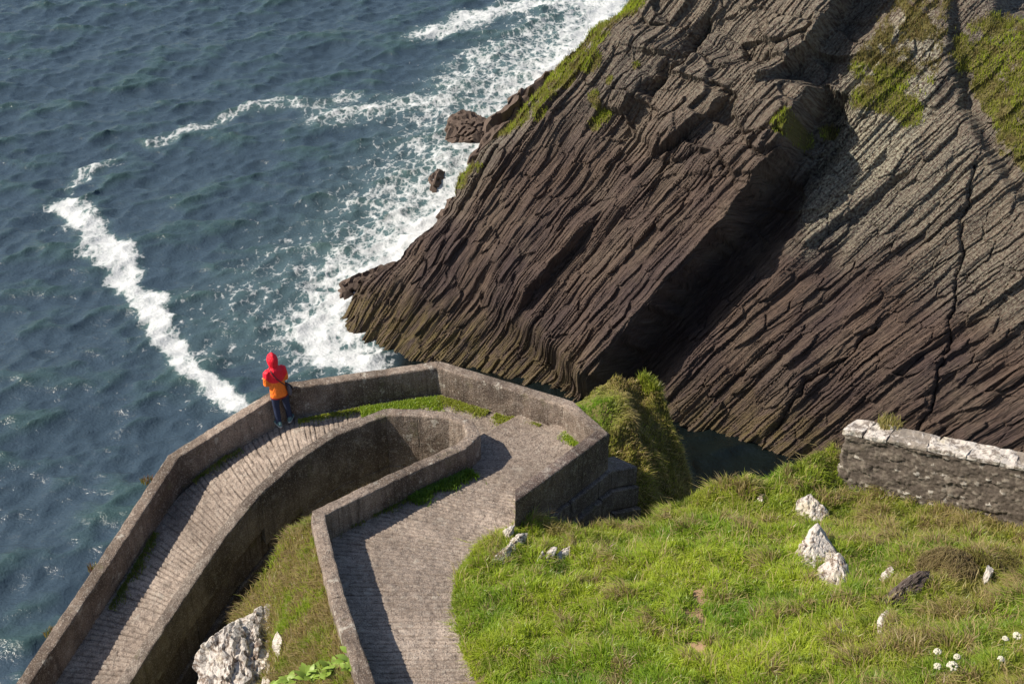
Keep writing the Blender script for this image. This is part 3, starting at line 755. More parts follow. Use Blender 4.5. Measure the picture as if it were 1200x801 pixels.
def hill_z(x, y):
    z = hill_t(x, y)
    d, s, t = seg_dist(x, y, EDGE)
    off = np.where(s > 0, d, -d)                     # positive towards the path
    z = z + 0.05 * sstep(0.0, -0.35, off) + 0.20 * fbm(x * 1.1, y * 1.1, 91, 3) * sstep(0.1, -0.6, off) + 0.085 * fbm(x * 3.2, y * 3.2, 92, 3) * sstep(0.1, -0.3, off)
    # terracettes
    z = z + 0.10 * sstep(0.1, -0.8, off) * np.maximum(0, pn(x * 0.8 + 3, y * 1.6, 95))
    z = z - np.maximum(off, 0) * 0.9 * (off < 5) - 0.06 * sstep(-0.05, 0.1, off)
    d2, s2, t2 = seg_dist(x, y, CREST)
    beyond = np.where(s2 > 0, d2, 0) + 0.12 * fbm(x * 1.3, y * 1.3, 93, 2) * 0
    z = z - 2.1 * beyond - 0.3 * sstep(0, 0.4, beyond)
    return z, off, np.where(s2 > 0, -d2, d2)

BARE = [(2.66, 14.85, 0.12, 0.30), (2.52, 14.2, 0.09, 0.42), (2.42, 13.4, 0.08, 0.35), (3.05, 15.2, 0.10, 0.12)]
def bare_f(x, y):
    b = np.zeros(np.shape(x))
    for bx, by, rx, ry in BARE:
        b = np.maximum(b, np.exp(-(((x - bx + 0.12 * pn(x * 4, y * 4, 7)) / rx) ** 2 + ((y - by) / ry) ** 2)))
    return b
def make_hill():
    x1 = np.arange(-1.6, 15, 0.075); y1 = np.arange(6.2, 25, 0.075)
    X, Y = np.meshgrid(x1, y1, indexing='ij'); Z, off, back = hill_z(X, Y)
    keep = (off < 0.35) & (Z > -1.0)
    tag(link('hillside', grid_mesh('hillside', X, Y, Z, M_SOIL, {'bare': bare_f(X, Y)}, keep=keep)), kind='structure')
make_hill()

INW = INN[12:]      # inner wall from the bend tip to the front
ZED = [p[2] for p in INW]
def bank_z(x, y):
    d, s, t = seg_dist(x, y, INW)
    n = len(INW) - 1
    ze = np.interp(t, np.arange(n + 1), ZED) - 0.16 - 0.25 * sstep(2.4, 1.0, t)
    ext = np.interp(t, [0, 1, 2, 3, 4, 5, 8], [0.15, 0.3, 0.35, 0.8, 1.45, 2.3, 2.6]) + 0.25 * fbm(x * 1.2, y * 1.2, 97, 3)
    slope = np.interp(t, [0, 2, 3, 4, 5, 8], [0.9, 0.9, 0.95, 1.15, 1.15, 1.1])
    z = ze - slope * d + 0.09 * fbm(x * 1.5, y * 1.5, 98, 3) + 0.04 * fbm(x * 5, y * 5, 99, 2)
    z = z - 2.6 * np.maximum(d - ext, 0)
    return z, d, np.where(s < 0, 1, -1), ext, t
def make_bank():
    x1 = np.arange(-7.5, -0.4, 0.06); y1 = np.arange(8.6, 20.1, 0.06)
    X, Y = np.meshgrid(x1, y1, indexing='ij'); Z, d, s, e, t = bank_z(X, Y)
    keep = ((s > 0) | (d < 0.1)) & (Z > 8.5)
    tag(link('grassy_bank', grid_mesh('grassy_bank', X, Y, Z, M_SOIL, keep=keep)), kind='structure')
make_bank()

KN = [(1.17, 22.83, 13.4), (1.67, 22.92, 13.7), (2.69, 23.01, 13.6), (3.06, 22.7, 13.0), (3.48, 22.58, 12.4), (3.88, 22.37, 11.9), (3.97, 22.17, 11.5), (3.33, 21.51, 11.6), (2.25, 20.77, 12.2), (1.97, 21.22, 12.7), (2.13, 21.91, 13.2), (1.47, 22.19, 13.6), (2.98, 21.74, 12.3), (1.2, 21.2, 13.1), (0.2, 22.6, 13.0), (2.9, 20.0, 11.4)]
kn_t = TPS(KN, 0.02)
KTOP = [(-0.8, 23.0), (0.9, 22.95), (1.66, 23.0), (2.75, 23.2), (3.2, 22.75), (3.5, 22.2), (3.75, 21.8), (4.2, 20.6), (4.6, 19.0)]
def knoll_z(x, y):
    z = kn_t(np.clip(x, -0.2, 4.0), np.clip(y, 19.6, 23.5))
    z = z - 1.0 * np.maximum(x - 4.0, 0) - 1.2 * np.maximum(19.6 - y, 0) - 1.5 * np.maximum(-0.2 - x, 0)
    d, s, t = seg_dist(x, y, KTOP)
    z = z - 2.8 * np.where(s > 0, d, 0)
    z = z - 0.15 + 0.45 * fbm(x * 1.1, y * 1.1, 103, 3) + 0.08 * fbm(x * 4, y * 4, 104, 2)
    return z
def make_knoll():
    X, Y = np.meshgrid(np.arange(-2.0, 9, 0.08), np.arange(17.5, 31, 0.08), indexing='ij'); Z = knoll_z(X, Y)
    tag(link('grassy_knoll', grid_mesh('grassy_knoll', X, Y, Z, M_SOIL, keep=Z > -1)), kind='structure')
make_knoll()

def make_coast():
    ring = [(p[0], p[1]) for p in OUT] + [(1.5, 12), (0, 7), (-4, 6), (-9, 7)]
    X, Y = np.meshgrid(np.arange(-20, 8, 0.16), np.arange(4, 34, 0.16), indexing='ij')
    ins = in_poly(X, Y, ring, 0.02) > 0.5
    d, s, t = seg_dist(X, Y, ring + [ring[0]])
    zt = np.interp(t, np.arange(len(OUT)), [p[2] - 2.4 for p in OUT])
    zt = np.where(t > 8, 11.5, zt)
    Z = np.where(ins, np.minimum(9.6, zt) - 0.6 * np.minimum(d, 2), zt - 2.0 * np.maximum(d - 0.1, 0)) + 0.35 * fbm(X * 0.8, Y * 0.8, 111, 4) + 0.6 * (np.abs(fbm(X * 0.5, Y * 0.5, 112, 3)))
    tag(link('coastal_rock', grid_mesh('coastal_rock', X, Y, Z, M_ROCKY, keep=Z > -1.5)), kind='structure')
make_coast()

# ------------------------------------------------------------------ grass on the land
def grad(fn, x, y, e=0.08):
    gx = (fn(x + e, y)[0] - fn(x - e, y)[0]) / (2 * e); gy = (fn(x, y + e)[0] - fn(x, y - e)[0]) / (2 * e)
    return gx, gy

def hill_grass():
    r = np.random.default_rng(21); N = 420000
    x = r.uniform(-1.3, 9.5, N); y = r.uniform(9.6, 20.2, N)
    z, off, back = hill_z(x, y)
    ok = (off < 0.07 + 0.10 * pn(x * 5, y * 5, 3) + 0.16 * pn(x * 1.7, y * 1.7, 4)) & (back > -1.1)
    ok &= (np.abs(x) < 0.385 * y + 0.385 * (29 - z) * 0.62 + 1.2)
    bare = bare_f(x, y)
    ok &= r.random(N) > bare * 1.25
    # wall footprint
    ok &= ~((back > -0.1) & (back < 0.32) & (x > 5.45))
    x, y, z, off, back = x[ok], y[ok], z[ok], off[ok], back[ok]
    n = len(x)
    gx, gy = grad(hill_z, x, y)
    n1 = fbm(x / 1.5, y / 1.5, 121, 3); n2 = fbm(x / 0.55, y / 0.55, 122, 3); n3 = fbm(x / 0.22, y / 0.22, 123, 2)
    lean = np.stack([-gx, -gy, np.zeros(n)], 1) * 0.35 + np.stack([pn(x / 0.35, y / 0.35, 124), pn(x / 0.35, y / 0.35, 125), np.zeros(n)], 1) * 0.8
    col = mixc(0.62 + 1.5 * n1 + 0.5 * (r.random(n) - 0.5), GREEN, LIME * 1.06)
    col = mixc(sstep(0.15, 0.5, -n2) * 0.7, col, DGREEN)
    olive = sstep(3.4, 5.6, x - 0.25 * (y - 13)) * 0.75 + 0.35 * sstep(16.2, 18, y)
    col = mixc(olive * (0.6 + 1.2 * n1) , col, OLIVE)
    dry = sstep(0.10, 0.45, n2 + 0.35 * n3 + 0.30 * olive - 0.06)
    col = np.where((r.random(n) < dry * 0.75)[:, None], mixc(r.random(n), STRAW, BROWN * 1.3), col)
    col = np.where((r.random(n) < 0.05)[:, None], STRAW, col)
    edge = sstep(-0.5, 0.0, off); col = mixc(edge * 0.4, col, LIME * 1.05)
    col *= r.uniform(0.72, 1.25, (n, 1))
    L = r.uniform(0.09, 0.20, n) * (0.8 + 0.7 * np.clip(n2 + 0.4, 0, 1)) * (1 + 0.5 * dry)
    L *= np.where(off > -0.1, 0.8, 1)
    stem = r.random(n) < 0.012; L = np.where(stem, r.uniform(0.25, 0.42, n), L); col = np.where(stem[:, None], STRAW * 1.1, col)
    P = np.stack([x, y, z - 0.02], 1)
    blade_obj('hillside_grass', blades(P, L, r.uniform(0.009, 0.016, n), lean, col, r), label='long bright green and straw grass covering the hillside right of the path', cat='grass')
hill_grass()

def bank_grass():
    r = np.random.default_rng(22); N = 150000
    x = r.uniform(-6.0, -0.5, N); y = r.uniform(10.2, 20.0, N)
    z, d, s, ext, t = bank_z(x, y)
    ok = (s > 0) & (d < ext + 0.12) & (d > 0.10)
    rock = np.exp(-(((x + 4.15) / 0.75) ** 2 + ((y - 15.4) / 1.1) ** 2) ** 2)
    ok &= r.random(N) > 0.3 * rock
    x, y, z, d, t = x[ok], y[ok], z[ok], d[ok], t[ok]; n = len(x)
    n1 = fbm(x / 1.0, y / 1.0, 131, 3); n2 = fbm(x / 0.4, y / 0.4, 132, 3)
    col = mixc(0.5 + 1.4 * n1, OLIVE, LIME * 0.95)
    col = mixc(sstep(0.0, 0.5, -n2) * 0.5, col, GREEN)
    dry = sstep(-0.35, 0.25, n2 + 0.15)
    col = np.where((r.random(n) < dry * 0.85)[:, None], mixc(r.random(n), STRAW, BROWN * 1.5), col)
    col *= r.uniform(0.7, 1.25, (n, 1))
    L = r.uniform(0.10, 0.26, n)
    lean = np.tile(np.array([-0.30, 0.05, 0]), (n, 1)) + np.stack([pn(x / 0.3, y / 0.3, 134), pn(x / 0.3, y / 0.3, 135), np.zeros(n)], 1) * 0.5
    blade_obj('bank_grass', blades(np.stack([x, y, z - 0.02], 1), L, r.uniform(0.009, 0.015, n), lean, col, r), label='dry yellow green grass on the bank left of the front wall', cat='grass')
bank_grass()

def knoll_grass():
    r = np.random.default_rng(23); N = 170000
    x = r.uniform(-0.3, 6.2, N); y = r.uniform(19.2, 27.0, N)
    z = knoll_z(x, y)
    d, s, t = seg_dist(x, y, [p[:2] for p in OUT])
    d2, s2, t2 = seg_dist(x, y, KTOP)
    ok = ((s > 0) & (d > 0.14)) & (z > 4.0) & ~((s2 > 0) & (d2 > 0.8))
    x, y, z = x[ok], y[ok], z[ok]; n = len(x)
    n1 = fbm(x / 0.9, y / 0.9, 141, 3); n2 = fbm(x / 0.45, y / 0.45, 142, 3)
    col = mixc(0.5 + 1.5 * n2, OLIVE * 1.15, OLIVE * 1.6)
    tan = sstep(-0.25, 0.35, n1 + 0.15 * (y - 23))
    col = np.where((r.random(n) < 0.42 + 0.45 * tan)[:, None], mixc(r.random(n), BROWN * 1.6, STRAW * 1.2), col)
    top = np.exp(-((x - 1.45) ** 2 + (y - 22.35) ** 2) / 0.35); col = mixc(top * 1.3 - 0.1, col, GREEN * 1.1)
    low = np.exp(-((x - 3.4) ** 2 + (y - 23.2) ** 2) / 0.7); col = mixc(low * 0.8, col, OLIVE)
    col *= r.uniform(0.75, 1.35, (n, 1))
    L = r.uniform(0.08, 0.22, n) * (1 + 0.8 * n2) * (1 - 0.5 * np.clip(top, 0, 1))
    lean = np.tile(np.array([0.25, -0.35, 0]), (n, 1)) + np.stack([pn(x / 0.5, y / 0.5, 144), pn(x / 0.5, y / 0.5, 145), np.zeros(n)], 1) * 0.9
    blade_obj('knoll_grass', blades(np.stack([x, y, z - 0.03], 1), L, r.uniform(0.012, 0.02, n), lean, col, r, 0.4), label='shaggy olive and tan grass on the knoll behind the right corner of the wall', cat='grass')
knoll_grass()

def strip(P0, P1, wid, n, L0, L1, cols, seed, label, name='wall_foot_weeds', zoff=0.0):
    r = np.random.default_rng(seed)
    t = r.random(n); a = np.array(P0); b = np.array(P1)
    dn = np.array([b[1] - a[1], -(b[0] - a[0])]); dn = dn / np.linalg.norm(dn)
    keep = pn(t * np.linalg.norm(b - a) * 2.2, t * 0 + seed, seed) > -0.35
    t = t[keep]; n = len(t)
    w = np.abs(r.normal(0, 0.5, n)) * wid * (0.6 + 0.8 * np.clip(0.5 + pn(t * np.linalg.norm(b - a) * 3, t * 0, seed + 1), 0, 1))
    xy = a + (b - a) * t[:, None] + dn * w[:, None]
    z = path_z(xy[:, 0], xy[:, 1]) + zoff
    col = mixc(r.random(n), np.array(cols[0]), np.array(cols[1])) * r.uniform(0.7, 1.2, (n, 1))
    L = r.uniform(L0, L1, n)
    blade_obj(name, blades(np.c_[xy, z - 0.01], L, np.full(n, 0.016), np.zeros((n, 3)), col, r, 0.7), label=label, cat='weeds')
strip((-4.0, 21.50), (-2.85, 21.74), 0.16, 1500, 0.02, 0.06, (OLIVE, LIME), 301, 'moss at the wall foot right of the person in red')
strip((-2.85, 21.72), (-1.36, 22.00), 0.42, 7500, 0.03, 0.10, (GREEN, LIME), 302, 'bright green weeds along the wall foot at the top of the bend')
strip((-1.36, 22.00), (0.0, 21.2), 0.24, 3000, 0.03, 0.07, (LIME, OLIVE), 303, 'yellow green moss along the wall foot past the top corner', zoff=0.03)
strip((0.0, 21.2), (0.90, 20.70), 0.10, 700, 0.02, 0.06, (LIME, OLIVE), 304, 'sparse moss tufts along the wall foot on the landing', zoff=0.075)
strip((0.95, 20.62), (1.38, 19.8), 0.13, 1300, 0.03, 0.10, (LIME, GREEN), 305, 'yellow green weeds in the right corner of the landing', zoff=0.075)
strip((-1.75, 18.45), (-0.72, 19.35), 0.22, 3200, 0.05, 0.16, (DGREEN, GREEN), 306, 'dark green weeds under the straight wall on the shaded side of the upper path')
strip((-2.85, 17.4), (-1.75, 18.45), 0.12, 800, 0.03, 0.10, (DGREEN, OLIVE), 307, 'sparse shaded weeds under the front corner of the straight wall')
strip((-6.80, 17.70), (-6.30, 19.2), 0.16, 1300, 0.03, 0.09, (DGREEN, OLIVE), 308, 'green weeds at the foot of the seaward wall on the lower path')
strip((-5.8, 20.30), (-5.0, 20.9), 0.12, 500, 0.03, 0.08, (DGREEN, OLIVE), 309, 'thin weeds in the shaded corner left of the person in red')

# ------------------------------------------------------------------ rocks
def rock_mesh(name, size, seed, mat, planes=16, rough=0.05, sub=4, rot=(0, 0, 0), cells=1.0):
    bm = bmesh.new(); bmesh.ops.create_icosphere(bm, subdivisions=sub, radius=1.0)
    D = np.array([v.co[:] for v in bm.verts]); r = np.random.default_rng(seed)
    N = r.normal(size=(planes, 3)); N /= np.linalg.norm(N, axis=1)[:, None]; h = r.uniform(0.62, 1.0, planes)
    c = D @ N.T; rad = np.min(np.where(c > 0.05, h / np.maximum(c, 0.05), 9), axis=1); rad = np.minimum(rad, 1.35)
    V = D * rad[:, None]
    V = V * np.array(size)
    q = V / max(size)
    nn = fbm(q[:, 0] * 5 + q[:, 2] * 3, q[:, 1] * 5 - q[:, 2] * 2, seed, 4)
    st = np.abs(pn(q[:, 0] * 7 + 9 * q[:, 2], q[:, 1] * 2.5, seed + 2))
    c1, c2, ci = worley((q[:, 0] * 7 + 4 * q[:, 2]) * cells + 0.6 * nn, (q[:, 1] * 3.2 + 2 * q[:, 2]) * cells, seed + 3)
    V += D * (rough * max(size) * (0.35 * nn + 0.9 * (ci - 0.5) * sstep(0, 0.12, c2 - c1) - 0.7 * sstep(0.10, 0.0, c2 - c1)))[:, None]
    for v, p in zip(bm.verts, V): v.co = p
    Rm = Matrix.Rotation(rot[2], 4, 'Z') @ Matrix.Rotation(rot[1], 4, 'Y') @ Matrix.Rotation(rot[0], 4, 'X')
    bm.transform(Rm)
    me = bpy.data.meshes.new(name); bm.to_mesh(me); bm.free(); me.materials.append(mat)
    for p in me.polygons: p.use_smooth = False
    return me
def rock(name, loc, size, seed, mat, label, rot=(0, 0, 0), group=None, **k):
    o = link(name, rock_mesh(name, size, seed, mat, rot=rot, **k)); o.location = loc
    return tag(o, label, 'rock', group)

def hz(x, y): return float(hill_z(np.array([x]), np.array([y]))[0][0])
def hill_rock(x, y, size, seed, label, rot, mat=M_WHITEROCK, sink=0.0, **k):
    rock('rock', (x, y, hz(x, y) + sink), size, seed, mat, label, rot, None, **k)
hill_rock(-0.20, 16.42, (0.10, 0.36, 0.10), 1, 'long white rock in the grass nearest the end of the right parapet', (0.35, 0.1, -0.62), sink=0.05, planes=22, rough=0.10)
hill_rock(0.06, 16.88, (0.10, 0.20, 0.12), 2, 'white fractured rock in the grass just below the end of the right parapet', (0.3, 0.2, -0.5), sink=0.06, planes=22, rough=0.14, sub=5)
hill_rock(-0.06, 17.22, (0.08, 0.14, 0.14), 17, 'small white rock touching the foot of the right parapet end', (0.3, 0.2, -0.3), sink=0.08, planes=20, rough=0.12)
hill_rock(0.42, 16.45, (0.04, 0.19, 0.07), 14, 'thin white sliver of rock, leftmost of three in the grass below the block wall', (0.4, 0, -0.62), sink=0.03)
hill_rock(0.56, 16.50, (0.10, 0.22, 0.07), 3, 'low white rock, middle of three in the grass below the block wall', (0.4, 0, -0.6), sink=0.05, planes=22, rough=0.12)
hill_rock(0.75, 16.58, (0.07, 0.20, 0.07), 4, 'low white rock, rightmost of three in the grass below the block wall', (0.4, 0.1, -0.65), sink=0.05, planes=22, rough=0.12)
SL = dict(planes=11, rough=0.075, sub=5)
hill_rock(4.76, 17.80, (0.26, 0.46, 0.13), 5, 'white lichened rock nearest the stone wall, highest of three in a line', (0.42, 0.1, -0.35), sink=-0.02, **SL)
hill_rock(4.36, 15.66, (0.33, 0.60, 0.16), 6, 'largest white rock on the hillside, tall wedge in the middle of three', (0.42, 0.12, -0.45), sink=-0.02, **SL)
hill_rock(4.62, 15.36, (0.14, 0.22, 0.09), 16, 'small white rock touching the right side of the largest hillside rock', (0.6, 0.0, 0.4), sink=0.03, **SL)
hill_rock(4.44, 14.86, (0.22, 0.46, 0.13), 7, 'white lichened rock in the grass, lowest of three in a line', (0.4, 0.1, -0.1), sink=-0.01, **SL)
hill_rock(5.17, 14.75, (0.10, 0.20, 0.07), 8, 'small white rock in the grass between the lowest white rock and the dark ledge', (0.6, 0.1, -0.5), sink=0.03)
hill_rock(5.16, 14.0, (0.10, 0.56, 0.12), 9, 'dark slanting ledge of rock with a white lichened edge under a brown tussock', (0.25, 0.5, -0.80), M_DARKROCK, sink=0.07, **SL)
hill_rock(4.70, 13.15, (0.09, 0.20, 0.08), 10, 'small white rock at the lower end of the dark ledge', (0.5, 0.3, -0.3), sink=0.04)
hill_rock(4.22, 13.2, (0.09, 0.12, 0.06), 11, 'smallest white stone low in the grass left of the dark ledge', (0.4, 0, 0.4), sink=0.03)
hill_rock(6.45, 14.5, (0.07, 0.16, 0.09), 12, 'thin white stone under the brown grass at the far right', (0.4, 0.3, -0.4), sink=0.08)
hill_rock(4.1, 18.2, (0.06, 0.09, 0.05), 13, 'tiny pale stone on the grassy crest beside the channel', (0.3, 0, 0), sink=0.04)
# crag in the bank
bz = lambda x, y: float(bank_z(np.array([x]), np.array([y]))[0][0])
rock('rock', (-3.80, 15.12, bz(-3.80, 15.12) - 0.10), (1.10, 1.5, 0.48), 20, M_WHITEROCK, 'big white lichened crag in the bank beside the dark hollow', (0.25, 0.55, 0.18), planes=60, rough=0.085, sub=6, cells=1.9)
rock('rock', (-3.42, 15.15, bz(-3.42, 15.15) + 0.05), (0.07, 0.26, 0.16), 21, M_WHITEROCK, 'narrow white rock standing in the bank right of the big crag', (0.3, 0.2, 0.2))
rock('rock', (-3.5, 14.5, bz(-3.5, 14.5) + 0.03), (0.10, 0.20, 0.12), 22, M_WHITEROCK, 'small white rock in the bank below the big crag', (0.3, 0.2, 0.3))
# rocks in the surf
SR = dict(planes=48, rough=0.16, sub=5)
rock('sea_rock', (-2.0, 66.6, 0.0), (1.5, 2.1, 0.75), 30, M_SEAROCK, 'low wet rock ledge awash in the surf beside the cliff ridge', (0, 0.1, -0.9), **SR)
rock('sea_rock', (0.4, 66.5, 0.2), (1.5, 5.2, 2.2), 31, M_SEAROCK, 'dark brown rock mass close against the grassy ridge above the surf', (0.25, 0.0, -0.5), **SR)
rock('sea_rock', (-3.6, 60.8, -0.05), (0.5, 1.5, 0.42), 32, M_SEAROCK, 'small low rock awash in white foam left of the ridge', (0, 0.1, -0.2), planes=30, rough=0.14)
rock('sea_rock', (-6.2, 50.9, -0.1), (0.65, 2.2, 0.75), 33, M_SEAROCK, 'brown rock with foam streaming off it at the toe of the cliff', (0.1, 0.2, -0.75), **SR)
rock('sea_rock', (-2.6, 56.5, 0.2), (0.9, 1.8, 1.0), 34, M_SEAROCK, 'rounded brown rock at the foot of the ridge above the cliff toe', (0.1, 0.2, -0.4), **SR)

# ------------------------------------------------------------------ rubble wall at the right
def rubble_wall():
    A = np.array([5.50, 18.80, 15.54]); B = np.array([7.87, 17.28, 15.94]); E = A + (B - A) * 2.6
    t = thing('stone_wall', 'short rubble stone wall topped with white lichened stones on the right edge of the hillside', 'wall', tuple((A + B) / 2 - np.array([0, 0, 1.1])))
    d = (E - A); Ln = np.linalg.norm(d[:2]); u = d[:2] / Ln; nrm = np.array([u[1], -u[0]])     # nrm faces the viewer
    H = 1.25; Tk = 0.42
    nu = int(Ln / 0.022); nh = int(H / 0.022)
    # front face, ends and back as one wrapped sheet: parameter a goes round the wall
    per = np.r_[np.linspace(-Tk, 0, 16)[:-1], np.arange(nu) * Ln / (nu - 1)]
    q, h = np.meshgrid(per, np.linspace(0, H, nh), indexing='ij')
    end = q < 0
    d1, d2, idc = worley(q / 0.085, h / 0.055 + 0.4 * pn(q * 3, h * 3, 3), 401)
    e1, e2, ide = worley(q / 0.25, h / 0.13, 402)
    disp = 0.022 * sstep(0.0, 0.35, d2 - d1) * (0.4 + 0.9 * idc) + 0.04 * (ide - 0.5) * sstep(0, 0.1, e2 - e1) + 0.03 * fbm(q * 2, h * 2, 403, 3)
    bat = 0.10 * (1 - h / H)
    xx = np.where(end, 0, q); back = np.where(end, -q, 0.0)
    zt = A[2] - 0.07 + (E[2] - A[2]) * xx / Ln
    outw = np.where(end, 0, disp + bat); outl = np.where(end, disp + bat, disp * sstep(0.1, 0, xx))
    X = A[0] + u[0] * (xx - outl) + nrm[0] * (outw - back); Y = A[1] + u[1] * (xx - outl) + nrm[1] * (outw - back)
    Z = zt - H + h
    n = NT('rubble_stone'); idn = n.attr('stone'); p = n.pos()
    c = n.ramp(idn, [(0.0, (0.08, 0.066, 0.054)), (0.5, (0.125, 0.104, 0.086)), (0.86, (0.18, 0.155, 0.125)), (0.94, (0.30, 0.27, 0.23)), (1.0, (0.55, 0.52, 0.47))])
    c = n.mix(n.ramp(n.noise(p, 30, 4, 0.7), [(0.35, 0.5), (0.6, 0.0)]), c, (0.05, 0.04, 0.035))
    c = n.mix(n.ramp(n.noise(p, 2.2, 5, 0.7), [(0.60, 0.0), (0.72, 0.6)]), c, (0.17, 0.15, 0.10))
    m = n.set(c, 0.95, n.bump(n.noise(p, 40, 4, 0.7), 0.6, 0.02), 0.1)
    o = link('wall_face', grid_mesh('wall_face', X, Y, Z, m, {'stone': idc}, flip=True), t); o['kind'] = 'stuff'
    # core behind the face and the back
    prof = box_prof(-0.0, Tk, -0.09, -H, 0.02)
    Pl = np.array([[*(A[:2] - nrm * 0.02 + u * 0.03), A[2]], [*(E[:2] - nrm * 0.02), E[2]]]); Pl, Sl = resample(Pl, 0.2); Ml = -np.repeat(nrm[None], len(Pl), 0)
    prism('wall_core', Pl, Ml, prof, m, t, 0.01, 9)
    r = np.random.default_rng(44); q = -0.02; k = 0
    while q < Ln:
        w = r.choice([r.uniform(0.12, 0.22), r.uniform(0.25, 0.5)]); hh = r.uniform(0.035, 0.06) + (0.02 if k == 0 else 0); ov = r.uniform(-0.02, 0.05); sk = r.uniform(-0.12, 0.12)
        bm = bmesh.new(); bmesh.ops.create_cube(bm, size=1.0)
        bmesh.ops.subdivide_edges(bm, edges=bm.edges, cuts=4, use_grid_fill=True)
        for v in bm.verts:
            f = 1 - 0.05 * (abs(v.co.x * 2) ** 4 + abs(v.co.y * 2) ** 4 + abs(v.co.z * 2) ** 4) / 2
            a, b, c_ = v.co.x * f * (w + 0.03) + v.co.y * sk, v.co.y * f * (Tk + ov), v.co.z * f * hh * 1.5 + v.co.x * sk * 0.12
            a0 = q + w / 2 + a; base = A[2] + (E[2] - A[2]) * a0 / Ln - 0.03
            x = A[0] + u[0] * a0 - nrm[0] * (Tk / 2 + b) + nrm[0] * 0.03; y = A[1] + u[1] * a0 - nrm[1] * (Tk / 2 + b) + nrm[1] * 0.03
            nn = 0.055 * float(fbm(np.array([a0 * 5 + b * 2]), np.array([b * 5 + c_ * 4 + k]), 405, 3)[0])
            v.co = (x + nn * nrm[0], y + nn * nrm[1], base + c_ + nn)
        bmesh.ops.recalc_face_normals(bm, faces=bm.faces)
        me = bpy.data.meshes.new('coping_stone'); bm.to_mesh(me); bm.free()
        me.materials.append(M_COPING2 if (0.45 < q < 0.95 or r.random() < 0.12) else M_COPING)
        link('coping_stone', me, t)
        q += w; k += 1
rubble_wall()

# ------------------------------------------------------------------ tussocks, flowers, leafy plants
def tussock(name, c, rad, n, L0, L1, cols, lean, seed, label, cat, wid=0.012, zfn=None):
    r = np.random.default_rng(seed)
    an = r.uniform(0, 2 * np.pi, n); rr = rad * np.sqrt(r.random(n))
    x = c[0] + np.cos(an) * rr; y = c[1] + np.sin(an) * rr
    z = zfn(x, y) if zfn else np.full(n, c[2])
    col = mixc(r.random(n), np.array(cols[0]), np.array(cols[1])) * r.uniform(0.7, 1.2, (n, 1))
    arr = blades(np.stack([x, y, z - 0.02], 1), r.uniform(L0, L1, n), np.full(n, wid), np.tile(np.array(lean, float), (n, 1)), col, r, 0.5)
    o = blade_obj(name, arr, None, label, cat, kind=None)
    return o
hzv = lambda x, y: hill_z(x, y)[0]
tussock('grass_tussock', (6.02, 14.85), 0.40, 2200, 0.16, 0.36, (BROWN * 0.9, STRAW * 0.75), (-0.45, -0.65, 0), 501, 'brown combed tussock of grass hanging over the dark ledge', 'grass tussock', zfn=lambda x, y: hzv(x, y) + 0.20 * np.exp(-((x - 6.05) ** 2 + (y - 14.95) ** 2) / 0.07))
tussock('grass_tussock', (6.75, 15.15), 0.42, 2000, 0.15, 0.32, (BROWN * 0.7, OLIVE), (-0.2, -0.6, 0), 502, 'dark brown tussock of grass at the right edge, right of the combed one', 'grass tussock', zfn=lambda x, y: hzv(x, y) + 0.06)
tussock('grass_tussock', (0.75, 17.62), 0.22, 1500, 0.12, 0.30, (OLIVE, STRAW), (0.1, -0.3, 0), 503, 'small tuft of straw grass at the foot of the block wall', 'grass tussock', zfn=hzv)
tussock('grass_tussock', (-4.95, 15.9), 0.30, 2600, 0.12, 0.30, (OLIVE, LIME), (-0.2, -0.1, 0), 504, 'yellow green tuft of grass at the lower left of the white crag', 'grass tussock', zfn=lambda x, y: bank_z(x, y)[0] + 0.12)
tussock('cliff_plant', (2.75, 23.2, 13.5), 0.25, 1500, 0.15, 0.42, (LIME, OLIVE), (0, 0, 0), 505, 'yellow green plant on the top edge of the knoll', 'plant', 0.02, lambda x, y: knoll_z(x, y))
tussock('wall_plant', (6.20, 18.86), 0.20, 260, 0.08, 0.24, (OLIVE, STRAW), (0, 0, 0), 506, 'pale flowering weeds sprouting behind the top of the stone wall', 'plant', 0.014, lambda x, y: np.full(len(x), 15.62))
for k, (x, y, z, lab) in enumerate(((-7.05, 18.35, 13.05, 'reddish weeds peeping over the seaward wall halfway along the lower path'), (-6.45, 20.1, 13.6, 'reddish weeds outside the seaward wall at its upper bend'), (-7.5, 17.1, 12.75, 'thin reddish weeds outside the seaward wall, lowest of three'))):
    tussock('wall_plant', (x - 0.12, y + 0.05, z - 0.15), 0.10, 60, 0.10, 0.22, ((0.20, 0.07, 0.055), OLIVE * 0.8), (-0.1, 0, 0), 510 + k, lab, 'plant', 0.016)

M_PETAL = simple('cream_flower', (0.50, 0.48, 0.38), 0.8, 0.2, 60, 0.4)
M_STEM = simple('green_stem', (0.12, 0.18, 0.05), 0.6)
def leaf_mat():
    n = NT('fresh_leaf'); p = n.pos(); nz = n.noise(p, 12, 3)
    c = n.mix(nz, (0.13, 0.22, 0.03), (0.24, 0.33, 0.05))
    n.set(c, 0.5, None, 0.4)
    n.b.inputs['Transmission Weight'].default_value = 0.0
    return n.m
M_LEAF = leaf_mat()
def umbel_mesh(seed):
    bm = bmesh.new(); r = np.random.default_rng(seed)
    for k in range(42):
        d = r.normal(size=3); d /= np.linalg.norm(d); d[2] = abs(d[2]) * 0.9 - 0.25
        M = Matrix.Translation(Vector(d * 0.045)) @ Matrix.Scale(r.uniform(0.011, 0.017), 4)
        bmesh.ops.create_icosphere(bm, subdivisions=1, radius=1.0, matrix=M)
    me = bpy.data.meshes.new('flower_head'); bm.to_mesh(me); bm.free(); me.materials.append(M_PETAL); return me
